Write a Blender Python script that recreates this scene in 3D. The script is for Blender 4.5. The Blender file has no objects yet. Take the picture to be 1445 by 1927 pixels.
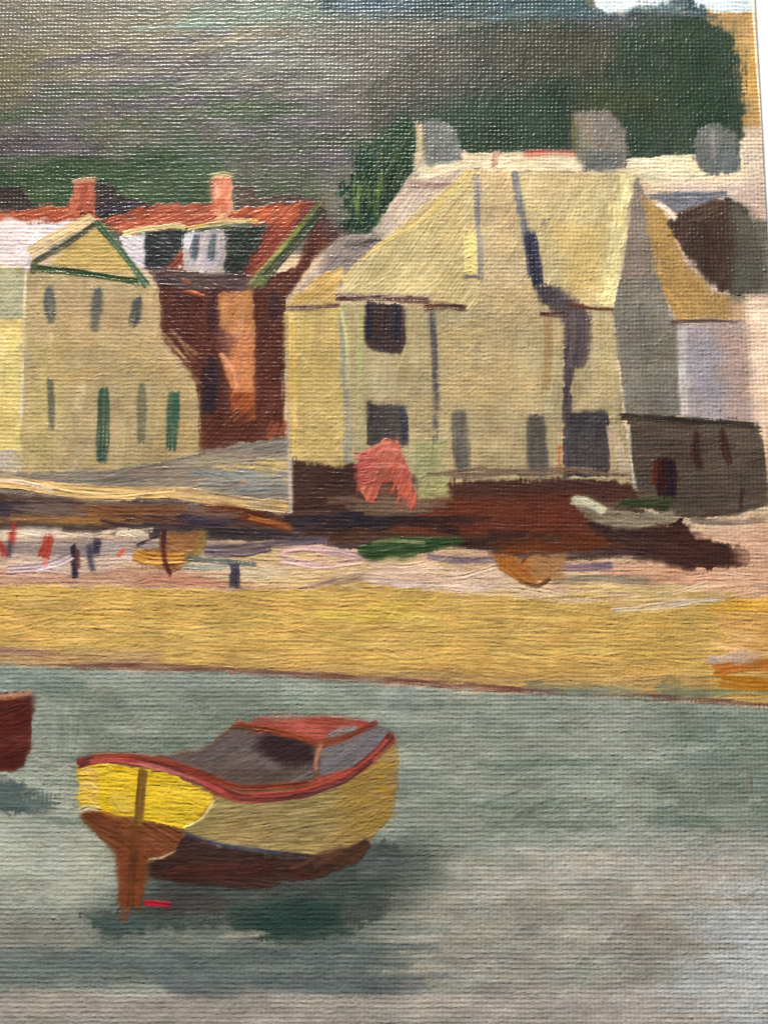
import bpy, math, random
import numpy as np
rng = np.random.default_rng(7); random.seed(7)
SC = bpy.context.scene
# ---------------------------------------------------------------- camera, light, exposure
TILT = math.radians(8.5); DIST = 0.143; FPX = 963.5 / math.tan(math.radians(25))
cam = bpy.data.cameras.new('camera'); cam.sensor_fit = 'VERTICAL'; cam.angle_y = math.radians(50)
cam.clip_start = 0.005; cam.clip_end = 20
camo = bpy.data.objects.new('camera', cam); SC.collection.objects.link(camo)
camo.location = (0, -DIST*math.sin(TILT), DIST*math.cos(TILT)); camo.rotation_euler = (TILT, 0, 0)
SC.camera = camo
cam.dof.use_dof = True; cam.dof.focus_distance = 0.146; cam.dof.aperture_fstop = 40.0
w = bpy.data.worlds.new('World'); SC.world = w; w.use_nodes = True
bg = w.node_tree.nodes['Background']; bg.inputs[0].default_value = (0.86, 0.94, 1.0, 1); bg.inputs[1].default_value = 0.26
L = bpy.data.lights.new('window_light', 'AREA'); L.shape = 'RECTANGLE'; L.size = 0.09; L.size_y = 0.07
L.energy = 15.8; L.color = (1.0, 0.972, 0.93)
lo = bpy.data.objects.new('window_light', L); SC.collection.objects.link(lo)
lo.location = (-0.10, 0.51, 0.275)
from mathutils import Vector
lo.rotation_euler = (-Vector(lo.location)).to_track_quat('-Z', 'Y').to_euler()
SC.view_settings.view_transform = 'Standard'; SC.view_settings.look = 'None'
SC.view_settings.exposure = 0.0; SC.view_settings.gamma = 1.0
GAIN = 0.465
SC.cycles.filter_width = 1.15

# ---------------------------------------------------------------- the sheet: a fine grid on the canvas plane
PX = DIST / FPX                                  # metres per photo pixel at the middle of the picture
def to_uv(px, py):
    q = (963.5 - py) / FPX
    v = q*DIST / (math.cos(TILT) - q*math.sin(TILT))
    return (px-722.5)/FPX*(v*math.sin(TILT)+DIST), v
U_EDGE = to_uv(1431, 190)[0]
step = 1.6*PX
ulo = to_uv(-4, -4)[0]; vhi = to_uv(0, -6)[1]; vlo = to_uv(0, 1933)[1]
core_u = np.arange(ulo, U_EDGE, step)
left_m = np.arange(ulo-0.012, ulo-step, 0.00045)
core_v = np.arange(vlo, vhi, step)
U = np.concatenate([left_m, core_u, [U_EDGE-0.6*step, U_EDGE-0.2*step, U_EDGE]])
U = np.unique(U)
V = np.concatenate([np.arange(vlo-0.010, vlo-step, 0.00045), core_v, np.arange(vhi+0.0002, vhi+0.008, 0.00045)])
UU, VV = np.meshgrid(U.astype(np.float64), V.astype(np.float64))
dep = VV*math.sin(TILT)+DIST
X = (722.5 + FPX*UU/dep).astype(np.float32); Y = (963.5 - FPX*VV*math.cos(TILT)/dep).astype(np.float32)
H_, W_ = X.shape
def grid_noise(n):
    a = rng.random((n, n)).astype(np.float32)
    return a
NT = 512; NZ = [grid_noise(NT) for _ in range(4)]
def noise(x, y, k=0):
    """smooth value noise, 0..1, one cell per unit"""
    T = NZ[k % 4]
    xi = np.floor(x); yi = np.floor(y); fx = (x-xi).astype(np.float32); fy = (y-yi).astype(np.float32)
    xi = xi.astype(np.int32) & (NT-1); yi = yi.astype(np.int32) & (NT-1); x1 = (xi+1) & (NT-1); y1 = (yi+1) & (NT-1)
    fx = fx*fx*(3-2*fx); fy = fy*fy*(3-2*fy)
    return (T[yi, xi]*(1-fx)+T[yi, x1]*fx)*(1-fy) + (T[y1, xi]*(1-fx)+T[y1, x1]*fx)*fy
def smooth(t):
    t = np.clip(t, 0, 1); return t*t*(3-2*t)
# linen weave height, thread by thread, 0..1
pu = (UU/PX/7.7).astype(np.float32); pv = (VV/PX/8.3).astype(np.float32)
pu = pu + 0.22*(noise(pu*0.05, pv*0.4, 0)-.5) + 0.9*(noise(pu*0.02, pv*0.012, 1)-.5)
pv = pv + 0.22*(noise(pu*0.4, pv*0.05, 2)-.5) + 0.9*(noise(pu*0.012, pv*0.02, 3)-.5)
ru = np.round(pu); rv = np.round(pv)
over = np.where((ru+rv) % 2 == 0, 1.0, -1.0).astype(np.float32)
cu = 0.5+0.5*np.cos(2*np.pi*pu); cv = 0.5+0.5*np.cos(2*np.pi*pv)
tu = 0.7+0.6*noise(ru*0.73+.5, pv*0.09, 2); tv = 0.7+0.6*noise(pu*0.09, rv*0.73+.5, 1)
weft = cv*(0.58+0.40*over*cu)*tv
warp = cu*(0.60-0.40*over*cv)*tu
WV = np.clip(np.maximum(weft, warp), 0, 1.25).astype(np.float32)
WV *= (.72+.56*noise(X*.11, Y*.11, 3))
WV += 0.30*(noise(X*0.35, Y*0.35, 0)-.5)+.22*(noise(X*.13+9, Y*.3, 2)-.5)
del weft, warp, cu, cv, tu, tv, over, ru, rv
C = np.zeros((H_, W_, 3), np.float32); C[:] = np.array([205, 180, 150])/255
R = np.zeros((H_, W_), np.float32)               # brush relief, in photo pixels
T = np.full((H_, W_), 0.1, np.float32)           # how far the paint fills the weave
ID = np.zeros((H_, W_), np.int16)
PARTS = [('bare_ground', None, None)]
def part(name, parent=None, label=None):
    PARTS.append((name, parent, label)); return len(PARTS)-1
def window(x0, y0, x1, y1):
    us = [to_uv(x, y)[0] for x in (x0, x1) for y in (y0, y1)]; vs = [to_uv(0, y0)[1], to_uv(0, y1)[1]]
    i0, i1 = np.searchsorted(U, [min(us), max(us)]); j0, j1 = np.searchsorted(V, [min(vs), max(vs)])
    return slice(max(j0-1, 0), j1+1), slice(max(i0-1, 0), i1+1)
def crv(pts, n=6, closed=True):
    """round the corners of an outline or path a little"""
    P = np.array(pts, float)
    if closed:
        Q = []
        m = len(P)
        for i in range(m):
            a, b, c = P[i-1], P[i], P[(i+1) % m]
            r = 0.22
            Q += [b+(a-b)*min(r, 7/max(1e-6, np.linalg.norm(a-b))), b*.6+.2*(b+(a-b)*min(r, 7/max(1e-6, np.linalg.norm(a-b))))+.2*(b+(c-b)*min(r, 7/max(1e-6, np.linalg.norm(c-b)))), b+(c-b)*min(r, 7/max(1e-6, np.linalg.norm(c-b)))]
        return np.array(Q)
    if len(P) < 3: return P
    Q = []
    for i in range(len(P)-1):
        p0 = P[max(i-1, 0)]; p1 = P[i]; p2 = P[i+1]; p3 = P[min(i+2, len(P)-1)]
        for t in np.linspace(0, 1, n, endpoint=False):
            Q.append(.5*((2*p1)+(-p0+p2)*t+(2*p0-5*p1+4*p2-p3)*t*t+(-p0+3*p1-3*p2+p3)*t**3))
    Q.append(P[-1]); return np.array(Q)
def sdf(x, y, P):
    d2 = np.full(x.shape, 1e12, np.float32); ins = np.zeros(x.shape, bool)
    m = len(P)
    for i in range(m):
        ax, ay = P[i]; bx, by = P[(i+1) % m]; ex, ey = bx-ax, by-ay
        L2 = ex*ex+ey*ey
        if L2 < 1e-9: continue
        t = np.clip(((x-ax)*ex+(y-ay)*ey)/L2, 0, 1)
        d2 = np.minimum(d2, (x-ax-ex*t)**2+(y-ay-ey*t)**2)
        if ey != 0:
            c = (ay > y) != (by > y)
            ins ^= c & (x < (bx-ax)*(y-ay)/ey+ax)
    d = np.sqrt(d2); return np.where(ins, -d, d)
def colr(c): return np.array(c, np.float32)/255
def put(w, a, col, rel, thick, pid, idmask=None):
    a3 = a[..., None]
    C[w] += (col-C[w])*a3
    if rel is not None: R[w] += (rel-R[w]*0.75)*a
    T[w] += (thick-T[w])*a
    if pid is not None:
        m = a > 0.5 if idmask is None else idmask
        ID[w][m] = pid
def F(pid, poly, cols, ang=0, wd=20, ln=120, amp=1.0, thick=.25, var=7, rough=2.2, soft=1.5, cover=1.3, edge=1.0, clip=True, rim=0.5, sharp=False):
    """a painted field: an outline filled with brush strokes lying along ang (degrees, 0 = level, 90 = upright)"""
    P = np.array(poly, float) if sharp else crv(poly)
    x0, y0 = P.min(0)-8; x1, y1 = P.max(0)+8
    w = window(x0, y0, x1, y1); x = X[w]; y = Y[w]
    if x.size == 0: return
    s = rng.random()*400
    jx = rough*2*(noise(x*.09+s, y*.09, 0)-.5)+rough*1.2*(noise(x*.28, y*.28+s, 1)-.5)
    jy = rough*2*(noise(x*.09, y*.09+s, 2)-.5)+rough*1.2*(noise(x*.28+s, y*.28, 3)-.5)
    d = sdf(x+jx, y+jy, P)
    if not sharp: soft = soft*(.6+4.0*smooth((noise(x*.022+s, y*.022+7, 2)-.5)*4))
    brk = noise(x*.04+s, y*.33, 0)-.5 if abs(math.sin(math.radians(ang))) < .7 else noise(x*.33+s, y*.04, 0)-.5
    mask = smooth(.5-d/(2*soft)+(edge*.8*(WV[w]-.55)+1.0*brk)*(np.abs(d) < 5*soft))
    cs = [colr(c) for c in cols]
    r = math.radians(ang); ca, sa = math.cos(r), -math.sin(r)
    al = x*ca+y*sa; ac = -x*sa+y*ca
    ac = ac + 5*(noise(al*.012+s, ac*.012, 1)-.5)
    n1 = noise(al*.008+s, ac*.05, 0); n2 = noise(al*.02, ac*.36+s, 1)
    base = np.broadcast_to(cs[0], x.shape+(3,)).copy()
    for k, c in enumerate(cs[1:]):
        t = smooth((noise(al*.010+13*k+s, ac*.035+7*k, 2+k)-.55)*5)
        base += (c-base)*t[..., None]*.6
    base += ((n1-.5)*.7+(n2-.5)*.8)[..., None]*var*1.6/255
    fine = noise(al*.03+s, ac*.55, 2)*.75+noise(al*.05, ac*.3+s, 3)*.25
    rel = (fine-.5)*2*amp*.9
    if rim: rel = rel + rim*np.exp(-(d+2.5)**2/4.)*amp*1.2
    put(w, mask, base, rel, thick, pid, d < 0)
    # strokes laid over it
    A = 0.5*abs(np.dot(P[:, 0], np.roll(P[:, 1], 1))-np.dot(P[:, 1], np.roll(P[:, 0], 1)))
    n = int(cover*A/(wd*ln*.6))
    ww, hh = x1-x0, y1-y0
    for _ in range(min(n, 900)):
        cx = x0+rng.random()*ww; cy = y0+rng.random()*hh
        l = ln*(.5+rng.random()*.9); a = r+rng.normal()*.07
        dx, dy = math.cos(a)*l/2, -math.sin(a)*l/2; bend = rng.normal()*.05*l
        q = [(cx-dx, cy-dy), (cx-dy*bend/l*2, cy+dx*bend/l*2), (cx+dx, cy+dy)]
        c = cs[rng.integers(len(cs))] if rng.random() < .55 else cs[0]
        c = c+rng.normal()*var/255*.55+rng.normal(size=3)*var/255*.22
        S(None, q, wd*(.6+.7*rng.random()), c*255, amp=amp, thick=thick, op=.5+.35*rng.random(), var=var, dry=.45, clipP=P if clip else None, jit=(rough, s), simple=True)
def S(pid, pts, wd, col, col2=None, amp=1.0, thick=.4, op=1.0, var=7, dry=.25, clipP=None, jit=None, taper=.0, simple=False, rim=.6, wob=1.0, bf=.48):
    """one brush stroke along a path, wd photo pixels wide"""
    P = crv(pts, 4 if simple else 6, False)
    x0, y0 = P.min(0)-wd*.8-3; x1, y1 = P.max(0)+wd*.8+3
    w = window(x0, y0, x1, y1); x = X[w]; y = Y[w]
    if x.size < 4: return
    best = np.full(x.shape, 1e12, np.float32); sd = np.zeros(x.shape, np.float32); sl = np.zeros(x.shape, np.float32); acc = 0.
    n = len(P)-1
    for i in range(n):
        ax, ay = P[i]; ex, ey = P[i+1]-P[i]; Ls = math.hypot(ex, ey)
        if Ls < 1e-6: continue
        t = ((x-ax)*ex+(y-ay)*ey)/(Ls*Ls)
        tc = np.clip(t, 0 if i else -9, 1 if i < n-1 else 9)
        d2 = (x-ax-ex*tc)**2+(y-ay-ey*tc)**2
        m = d2 < best
        best[m] = d2[m]; sd[m] = (((x-ax)*(-ey)+(y-ay)*ex)/Ls)[m]; sl[m] = (acc+tc*Ls)[m]; acc += Ls
    s = rng.random()*400
    hw = wd/2*(1+.22*wob*(noise(sl*.04+s, sl*0, 0)-.5))
    if taper: hw = hw*(1-taper*np.abs(2*sl/acc-1)**2)
    ed = hw-np.abs(sd)+1.6*wob*(noise(sl*.16+s, sd*.05, 1)-.5)
    er = min(wd*.5, 9)
    endj = er*(noise(sd*.33+s, sl*.02, 2)-.35)
    e2 = np.minimum(sl, acc-sl)+ (er*.35-endj)*wob
    es = 5.5 if pid is not None and PARTS[pid][0] in ('window', 'door', 'doorway', 'pane', 'downpipe') else 2.6
    a = smooth(.5+ed/es)*smooth(.5+e2/3.)
    tt = np.clip(sl/acc, 0, 1)
    br = noise(sl*.02+s, sd*bf+s, 3); b2 = noise(sl*.05+s, sd*bf*.55+s, 1)
    if dry: a = a*smooth((WV[w]*.7+br*.6+b2*.3-.05-dry*(.55+.75*tt))*3.2+.5)
    if dry > .2: a = a*np.clip(.62+.75*br, 0, 1)
    a = a*op
    if clipP is not None:
        rough, js = jit
        jx = rough*2*(noise(x*.09+js, y*.09, 0)-.5)+rough*1.2*(noise(x*.28, y*.28+js, 1)-.5)
        jy = rough*2*(noise(x*.09, y*.09+js, 2)-.5)+rough*1.2*(noise(x*.28+js, y*.28, 3)-.5)
        a = a*smooth(.4-sdf(x+jx, y+jy, clipP)/2.)
    cc = np.broadcast_to(colr(col), x.shape+(3,)).copy()
    if col2 is not None: cc += (colr(col2)-cc)*smooth((noise(sl*.015+s, sd*.11+s, 0)-.45)*4)[..., None]
    cc += ((br-.5)*1.3+(b2-.5)*.6)[..., None]*var/255*1.3
    rel = ((br-.5)*1.7+(b2-.5)*.35)*amp+rim*amp*.9*np.exp(-(ed-1.6)**2/2.2)
    put(w, a, cc, rel, thick, pid, None if clipP is None else None)
def G(poly, col, op=.6, soft=30, clip=None):
    """thin glaze of pigment blended into what is there"""
    P = np.array(poly, float); x0, y0 = P.min(0)-soft*1.5; x1, y1 = P.max(0)+soft*1.5
    w = window(x0, y0, x1, y1); x = X[w]; y = Y[w]
    if x.size == 0: return
    s = rng.random()*400
    d = sdf(x+soft*.8*(noise(x*.01+s, y*.03, 0)-.5), y+soft*.8*(noise(x*.01, y*.03+s, 1)-.5), P)
    br = noise(x*.012+s, y*.2, 2)*.6+noise(x*.05+s, y*.4, 3)*.4
    a = smooth(.5-d/(2*soft)+.35*(br-.5)+.2*(WV[w]-.5))*op
    if clip is not None: a = a*smooth(.5-sdf(x, y, np.array(clip, float))/3)
    C[w] += (colr(col)-C[w])*a[..., None]
def hatch0(x0, y0, x1, y1, col, ang=0, n=10, wd=5, ln=50, amp=1., op=.8, thick=.3, var=6, dry=.4, pid=None, spread=.08, clipP=None):
    for _ in range(n):
        cx = x0+rng.random()*(x1-x0); cy = y0+rng.random()*(y1-y0); a = math.radians(ang)+rng.normal()*spread; l = ln*(.6+.8*rng.random())/2
        dx, dy = math.cos(a)*l, -math.sin(a)*l; b = rng.normal()*.06
        S(pid, [(cx-dx, cy-dy), (cx-dy*b, cy+dx*b), (cx+dx, cy+dy)], wd*(.6+.8*rng.random()), np.array(col)+rng.normal()*var*.6, amp=amp, op=op, thick=thick, var=var, dry=dry, simple=True, rim=.4, clipP=clipP, jit=(2.5, 3.3))
def hatch(*a, clip=None, **k):
    hatch0(*a, clipP=None if clip is None else np.array(clip, float), **k)
WEAVE_AMP = 1.4; BRUSH_AMP = .56
# ================================================================ THE PICTURE (outlines in photo pixels, laid on the canvas plane)
OUT = 230
bare = 0
F(bare, [(-OUT, -OUT), (1700, -OUT), (1700, 2200), (-OUT, 2200)], [(205, 180, 150), (196, 168, 138)], 0, 40, 300, .3, .1, cover=.4)
# ---- sky
sky = part('sky')
F(sky, [(600, -OUT), (1700, -OUT), (1700, 24), (1378, 26), (1300, 14), (1100, 30), (600, 30)], [(204, 212, 216), (216, 218, 218), (186, 202, 210)], 0, 22, 120, .5, .2)
# ---- strip of toned ground at the right edge
strip = part('toned_margin')
F(strip, [(1300, 24), (1470, 22), (1490, 250), (1300, 250)], [(186, 146, 96), (205, 165, 105), (170, 134, 98)], 0, 14, 70, .8, .25)
F(strip, [(1300, 240), (1500, 236), (1500, 640), (1240, 640)], [(196, 174, 158), (206, 186, 166), (184, 158, 146)], 0, 12, 90, .7, .2)
G([(1350, 90), (1450, 90), (1450, 200), (1350, 200)], (206, 160, 84), .5, 20)
G([(1300, 250), (1450, 250), (1450, 350), (1300, 350)], (214, 198, 168), .5, 20)
G([(1380, 380), (1450, 380), (1450, 560), (1380, 560)], (190, 152, 140), .5, 20)
# ---- hillside
hill = part('hillside')
F(hill, [(-OUT, -OUT), (1085, -OUT), (1120, 12), (1150, 32), (1120, 120), (1100, 330), (800, 420), (640, 480), (400, 470), (-OUT, 470)],
  [(90, 88, 78), (100, 97, 86), (80, 84, 70), (90, 84, 84)], 2, 30, 190, .6, .34, var=6, cover=1.6)
G([(-OUT, -60), (420, -60), (300, 90), (-OUT, 160)], (102, 95, 80), .6, 40)
G([(-OUT, 110), (160, 80), (200, 130), (90, 200), (-OUT, 230)], (88, 82, 54), .6, 26)
G([(90, 185), (240, 110), (450, 72), (720, 78), (700, 140), (560, 205), (330, 205), (100, 218)], (82, 76, 80), .6, 40)
G([(-OUT, 205), (260, 205), (190, 240), (-OUT, 245)], (80, 76, 78), .4, 30)
G([(-OUT, 250), (210, 252), (170, 300), (60, 300), (-OUT, 290)], (62, 54, 58), .75, 12)
G([(420, 285), (520, 220), (690, 205), (700, 250), (600, 330), (470, 320)], (80, 75, 78), .7, 36)
G([(500, 60), (900, 60), (880, 150), (600, 130)], (104, 94, 84), .55, 30)
G([(230, 36), (560, 6), (700, 26), (480, 62)], (104, 128, 108), .55, 18)
G([(-OUT, 300), (340, 280), (420, 330), (420, 430), (-OUT, 430)], (46, 66, 40), .9, 24)
G([(330, 250), (420, 280), (430, 330), (350, 320)], (50, 78, 54), .6, 18)
G([(440, 320), (600, 320), (640, 460), (500, 400)], (72, 76, 58), .6, 24)
G([(600, 150), (830, 90), (880, 200), (700, 230)], (92, 90, 74), .5, 30)
for c, b in (((112, 104, 84), (0, 20, 560, 190)), ((84, 77, 82), (60, 110, 700, 300)), ((66, 78, 54), (0, 150, 640, 380)), ((108, 110, 98), (380, 30, 1000, 170))):
    hatch(*b, c, 4, 40, 20, 150, .9, .45, .12, spread=.12)
hatch(180, 190, 300, 290, (84, 82, 64), -55, 26, 6, 60, 1., .6, .2)
hatch(420, 300, 560, 380, (74, 74, 62), 60, 20, 5, 50, 1., .5, .2)
S(hill, [(250, 54), (330, 50), (400, 44)], 5, (130, 168, 154), op=.6, dry=.6)
ridge = part('far_ridge')
F(ridge, [(560, -OUT), (1080, -OUT), (1100, 2), (1125, 20), (1160, 28), (1250, 6), (1300, -6), (1320, 14), (1340, 34), (1280, 36), (1150, 48), (900, 42), (700, 30), (600, 22)], [(66, 84, 88), (82, 104, 108), (54, 72, 74)], 3, 14, 90, .8, .15, soft=6, rough=5)
G([(600, -20), (760, -20), (780, 26), (640, 24)], (84, 100, 112), .7, 14)
C[:] = np.where((ID == hill)[..., None], C*.97, C)
# ---- dark trees
trees = part('dark_tree_belt')
F(trees, [(690, 170), (780, 90), (880, 50), (1000, 36), (1140, 44), (1210, 20), (1330, 36), (1372, 56), (1392, 120), (1398, 200), (1392, 300), (1310, 300), (1050, 300), (900, 300), (790, 290), (700, 280)],
  [(54, 68, 56), (46, 62, 52), (66, 74, 60), (64, 70, 64)], 80, 22, 90, .5, .3, var=6, rough=5, soft=3, cover=1.5)
G([(680, 60), (880, 60), (1010, 90), (960, 170), (820, 210), (690, 260)], (76, 74, 70), .8, 36)
G([(930, 60), (1160, 44), (1150, 120), (960, 150)], (84, 72, 60), .6, 26)
G([(1100, 160), (1260, 180), (1220, 230), (1080, 215)], (72, 74, 44), .5, 26)
G([(1030, 40), (1180, 24), (1300, 30), (1180, 60)], (92, 90, 98), .5, 12)
G([(800, 190), (1060, 180), (1080, 285), (840, 285)], (42, 62, 46), .5, 34)
G([(1230, 60), (1380, 60), (1390, 220), (1280, 240)], (44, 64, 50), .4, 34)
hatch(1200, 50, 1390, 240, (58, 72, 46), 85, 30, 6, 50, .8, .4, .1)
S(None, [(700, 36), (840, 30), (1000, 62)], 3, (40, 44, 44), op=.6)
tree2 = part('dark_green_tree')
F(tree2, [(790, 232), (776, 330), (740, 384), (700, 440), (650, 432), (652, 380), (640, 352), (664, 330), (676, 280), (720, 262), (736, 214), (770, 206)], [(34, 62, 42), (42, 70, 46), (34, 52, 40)], 68, 12, 70, .9, .2, var=8, rough=12, soft=7, rim=0)
hatch(660, 340, 720, 400, (106, 120, 62), 86, 16, 4, 50, 1.2, .6, .3)
hatch(700, 230, 785, 330, (76, 82, 52), 60, 16, 5, 60, 1.1, .5, .3)
G([(640, 60), (800, 40), (900, 60), (860, 150), (800, 200), (700, 230), (640, 200)], (88, 84, 76), .8, 60)
G([(860, 60), (1000, 50), (980, 150), (880, 170)], (74, 76, 66), .5, 50)
# ================================================================ LEFT ROW OF HOUSES
# -- white house at the far left
whouse = part('white_walled_house', label='pink-white painted house at the left edge, above a yellow wall')
F(whouse, [(-OUT, 408), (155, 406), (120, 450), (60, 482), (62, 506), (-OUT, 506)], [(212, 194, 192), (222, 206, 202), (196, 178, 178)], -4, 12, 60, .6, .15, var=6)
ywall = part('yellow_wall', whouse)
F(ywall, [(-OUT, 500), (48, 504), (44, 700), (40, 860), (-OUT, 860)], [(206, 184, 118), (198, 174, 112), (212, 192, 130)], 88, 14, 80, .6, .2)
F(ywall, [(-OUT, 500), (48, 504), (44, 600), (-OUT, 596)], [(160, 156, 126), (172, 164, 132)], 60, 10, 50, .6, .25)
F(None, [(-OUT, 848), (36, 848), (48, 884), (-OUT, 880)], [(174, 160, 142), (190, 178, 160)], 88, 9, 30, .7, .3)
# -- long orange roof with chimneys
oroof = part('orange_roof', label='long orange-red painted roof with two chimneys')
F(oroof, [(-OUT, 404), (60, 392), (140, 384), (200, 398), (265, 386), (400, 382), (440, 400), (560, 376), (572, 384), (520, 428), (440, 416), (350, 432), (232, 442), (186, 414), (120, 414), (-OUT, 414)], [(158, 80, 54), (170, 90, 62), (132, 66, 50), (172, 100, 78)], 14, 9, 36, 1.2, .45, var=12, rough=4)
dk = part('shaded_roof', oroof)
F(dk, [(-OUT, 346), (40, 350), (52, 378), (82, 388), (0, 398), (-OUT, 400)], [(58, 50, 46), (66, 50, 54)], 8, 9, 40, .8, .3, rough=4)
F(dk, [(178, 342), (212, 350), (234, 374), (292, 384), (240, 402), (196, 412), (176, 408)], [(54, 46, 44), (64, 54, 60), (72, 60, 56)], 30, 8, 40, 1., .35, rough=4)
hatch(200, 388, 280, 396, (66, 60, 78), 14, 6, 5, 50)
F(dk, [(442, 344), (476, 352), (488, 376), (540, 366), (604, 374), (588, 388), (520, 382), (446, 402)], [(90, 78, 64), (88, 62, 62), (70, 60, 70)], 8, 8, 50, .9, .3, rough=4)
ch = part('chimney', oroof)
F(ch, [(142, 342), (180, 338), (181, 408), (152, 410), (126, 404), (132, 388)], [(176, 100, 76), (188, 110, 90), (150, 70, 50)], 80, 8, 22, 1.6, .6, var=14, rough=3)
cp = part('chimney_cap', oroof)
S(cp, [(138, 342), (160, 338), (182, 337)], 8, (172, 152, 92), (196, 150, 116), 1.6, .7)
ch = part('chimney', oroof)
F(ch, [(397, 334), (436, 334), (438, 408), (402, 410)], [(204, 128, 102), (180, 84, 52), (214, 152, 122)], 82, 8, 22, 1.8, .6, var=16, rough=3)
cp = part('chimney_cap', oroof)
S(cp, [(400, 332), (418, 327), (438, 330)], 8, (196, 176, 118), (150, 130, 90), 1.6, .7)
S(None, [(406, 345), (410, 366), (404, 378)], 4, (240, 200, 180), amp=1.5)
hatch(440, 388, 560, 410, (184, 92, 54), 25, 14, 6, 30, 1.6, .8, .6)
hatch(240, 392, 400, 420, (164, 82, 56), 20, 22, 6, 26, 1.5, .7, .6)
hatch(20, 396, 150, 410, (166, 82, 54), 10, 14, 5, 40, 1.2, .8, .5)
for q in ((150, 392), (166, 384), (156, 400), (172, 398)): S(None, [(q[0]-5, q[1]+4), q, (q[0]+5, q[1]+3)], 4, (120, 50, 34), amp=2, dry=0)
S(None, [(426, 404), (406, 414)], 6, (230, 190, 140), amp=1.5)
# -- brick house with dormers
brick = part('red_brick_house', label='red-brown painted house with two grey dormers')
F(brick, [(296, 530), (470, 536), (560, 500), (604, 380), (622, 420), (648, 452), (604, 470), (556, 540), (538, 565), (536, 842), (372, 872), (374, 760), (366, 716), (334, 672), (304, 640)],
  [(84, 46, 36), (94, 52, 38), (74, 40, 34), (98, 56, 46)], 78, 14, 70, .7, .3, var=7)
G([(600, 390), (660, 440), (640, 470), (604, 440)], (84, 62, 60), .7, 8)
rs = part('roof_slope', brick)
F(rs, [(500, 428), (552, 384), (600, 378), (560, 430), (500, 500), (462, 536), (452, 502), (484, 462)], [(112, 54, 42), (126, 62, 46), (140, 66, 46)], 52, 9, 60, 1., .35)
hatch(500, 390, 556, 420, (176, 88, 56), 40, 10, 7, 34, 1.2, .8)
vg = part('verge_board', brick)
S(vg, [(604, 392), (560, 446), (486, 534)], 24, (56, 64, 46), (66, 70, 54), .9, .35)
S(vg, [(602, 380), (550, 444), (478, 524)], 9, (142, 144, 74), (84, 92, 56), 1.2, .45, dry=.45)
hatch(470, 515, 500, 540, (120, 128, 82), 50, 8, 4, 20, 1.4)
F(part('dormer_cheek', brick), [(222, 444), (276, 438), (276, 508), (248, 494)], [(196, 190, 196), (212, 206, 210), (180, 172, 178)], -30, 8, 36, 1.3, .4)
dw = part('dormer_window', brick)
F(dw, [(273, 434), (348, 428), (350, 462), (312, 508), (272, 504)], [(48, 52, 50), (58, 60, 60)], -20, 10, 40, .8, .3)
F(None, [(306, 512), (352, 464), (352, 512)], [(118, 54, 42), (136, 70, 54)], 50, 8, 30, .8, .3)
df = part('dormer_front', brick)
F(df, [(346, 440), (426, 430), (423, 510), (346, 512)], [(174, 162, 162), (186, 176, 176), (160, 152, 160)], 80, 9, 60, .9, .35)
hatch(348, 446, 362, 470, (206, 206, 212), 70, 6, 5, 24, 1.4)
for xx, y0, y1 in ((367, 444, 488), (399, 442, 492)):
    S(part('pane', df), [(xx+4, y0), (xx, (y0+y1)/2), (xx-2, y1)], 15, (76, 90, 98), (70, 70, 74), .8, .3, taper=.4)
dw = part('dormer_window', brick)
F(dw, [(424, 434), (502, 424), (492, 452), (464, 500), (452, 520), (422, 514)], [(46, 52, 46), (58, 62, 54)], 60, 10, 40, .8, .3)
S(None, [(340, 505), (338, 500)], 6, (235, 222, 205), amp=1.4)
ev = part('eaves', brick)
S(ev, [(234, 440), (270, 432), (330, 426), (348, 430)], 10, (192, 170, 112), (206, 192, 140), 1.8, .7)
S(ev, [(354, 430), (400, 422), (440, 417), (486, 414)], 9, (192, 164, 92), (220, 200, 150), 1.8, .7)
gt = part('gutter', brick)
F(gt, [(270, 500), (340, 510), (470, 516), (464, 546), (380, 548), (300, 536)], [(82, 62, 60), (66, 54, 60), (96, 76, 72)], -3, 7, 80, 1., .4)
S(None, [(376, 512), (410, 514)], 3, (230, 215, 195), amp=1.2, dry=.5)
for q in (([(404, 544), (402, 580), (398, 640)], 22, (66, 38, 38)), ([(376, 548), (376, 584)], 14, (80, 40, 36)), ([(516, 548), (516, 604)], 20, (66, 42, 44))):
    S(part('window', brick), q[0], q[1], q[2], amp=.7, thick=.3, dry=.35, taper=.3)
lit = part('sunlit_wall', brick)
F(lit, [(412, 552), (476, 546), (479, 620), (478, 742), (438, 742), (424, 700), (408, 664), (432, 672), (424, 632), (412, 612)], [(178, 122, 72), (180, 124, 90), (160, 104, 70)], 70, 9, 40, 1.1, .4, var=11)
G([(418, 640), (480, 620), (480, 745), (440, 745)], (198, 122, 82), .6, 14)
G([(408, 612), (446, 640), (430, 676), (400, 650)], (104, 66, 60), .7, 8)
S(None, [(416, 664), (440, 700), (446, 730)], 8, (214, 146, 110), amp=1.4)
F(None, [(432, 738), (480, 738), (482, 790), (440, 800)], [(150, 82, 46), (128, 64, 40)], 50, 8, 34, 1., .4)
S(part('doorway', brick), [(400, 674), (398, 720), (392, 776)], 34, (50, 36, 42), (66, 44, 44), .8, .3, taper=.2)
hatch(390, 770, 530, 846, (92, 52, 38), 50, 34, 8, 44, 1.3, .7)
hatch(500, 800, 540, 850, (140, 74, 50), 60, 14, 6, 30, 1.5)
hatch(350, 530, 372, 560, (196, 100, 60), -20, 4, 4, 22, 1.6)
hatch(310, 620, 400, 700, (92, 50, 40), -45, 20, 5, 60, 1.1, .6)
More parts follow.
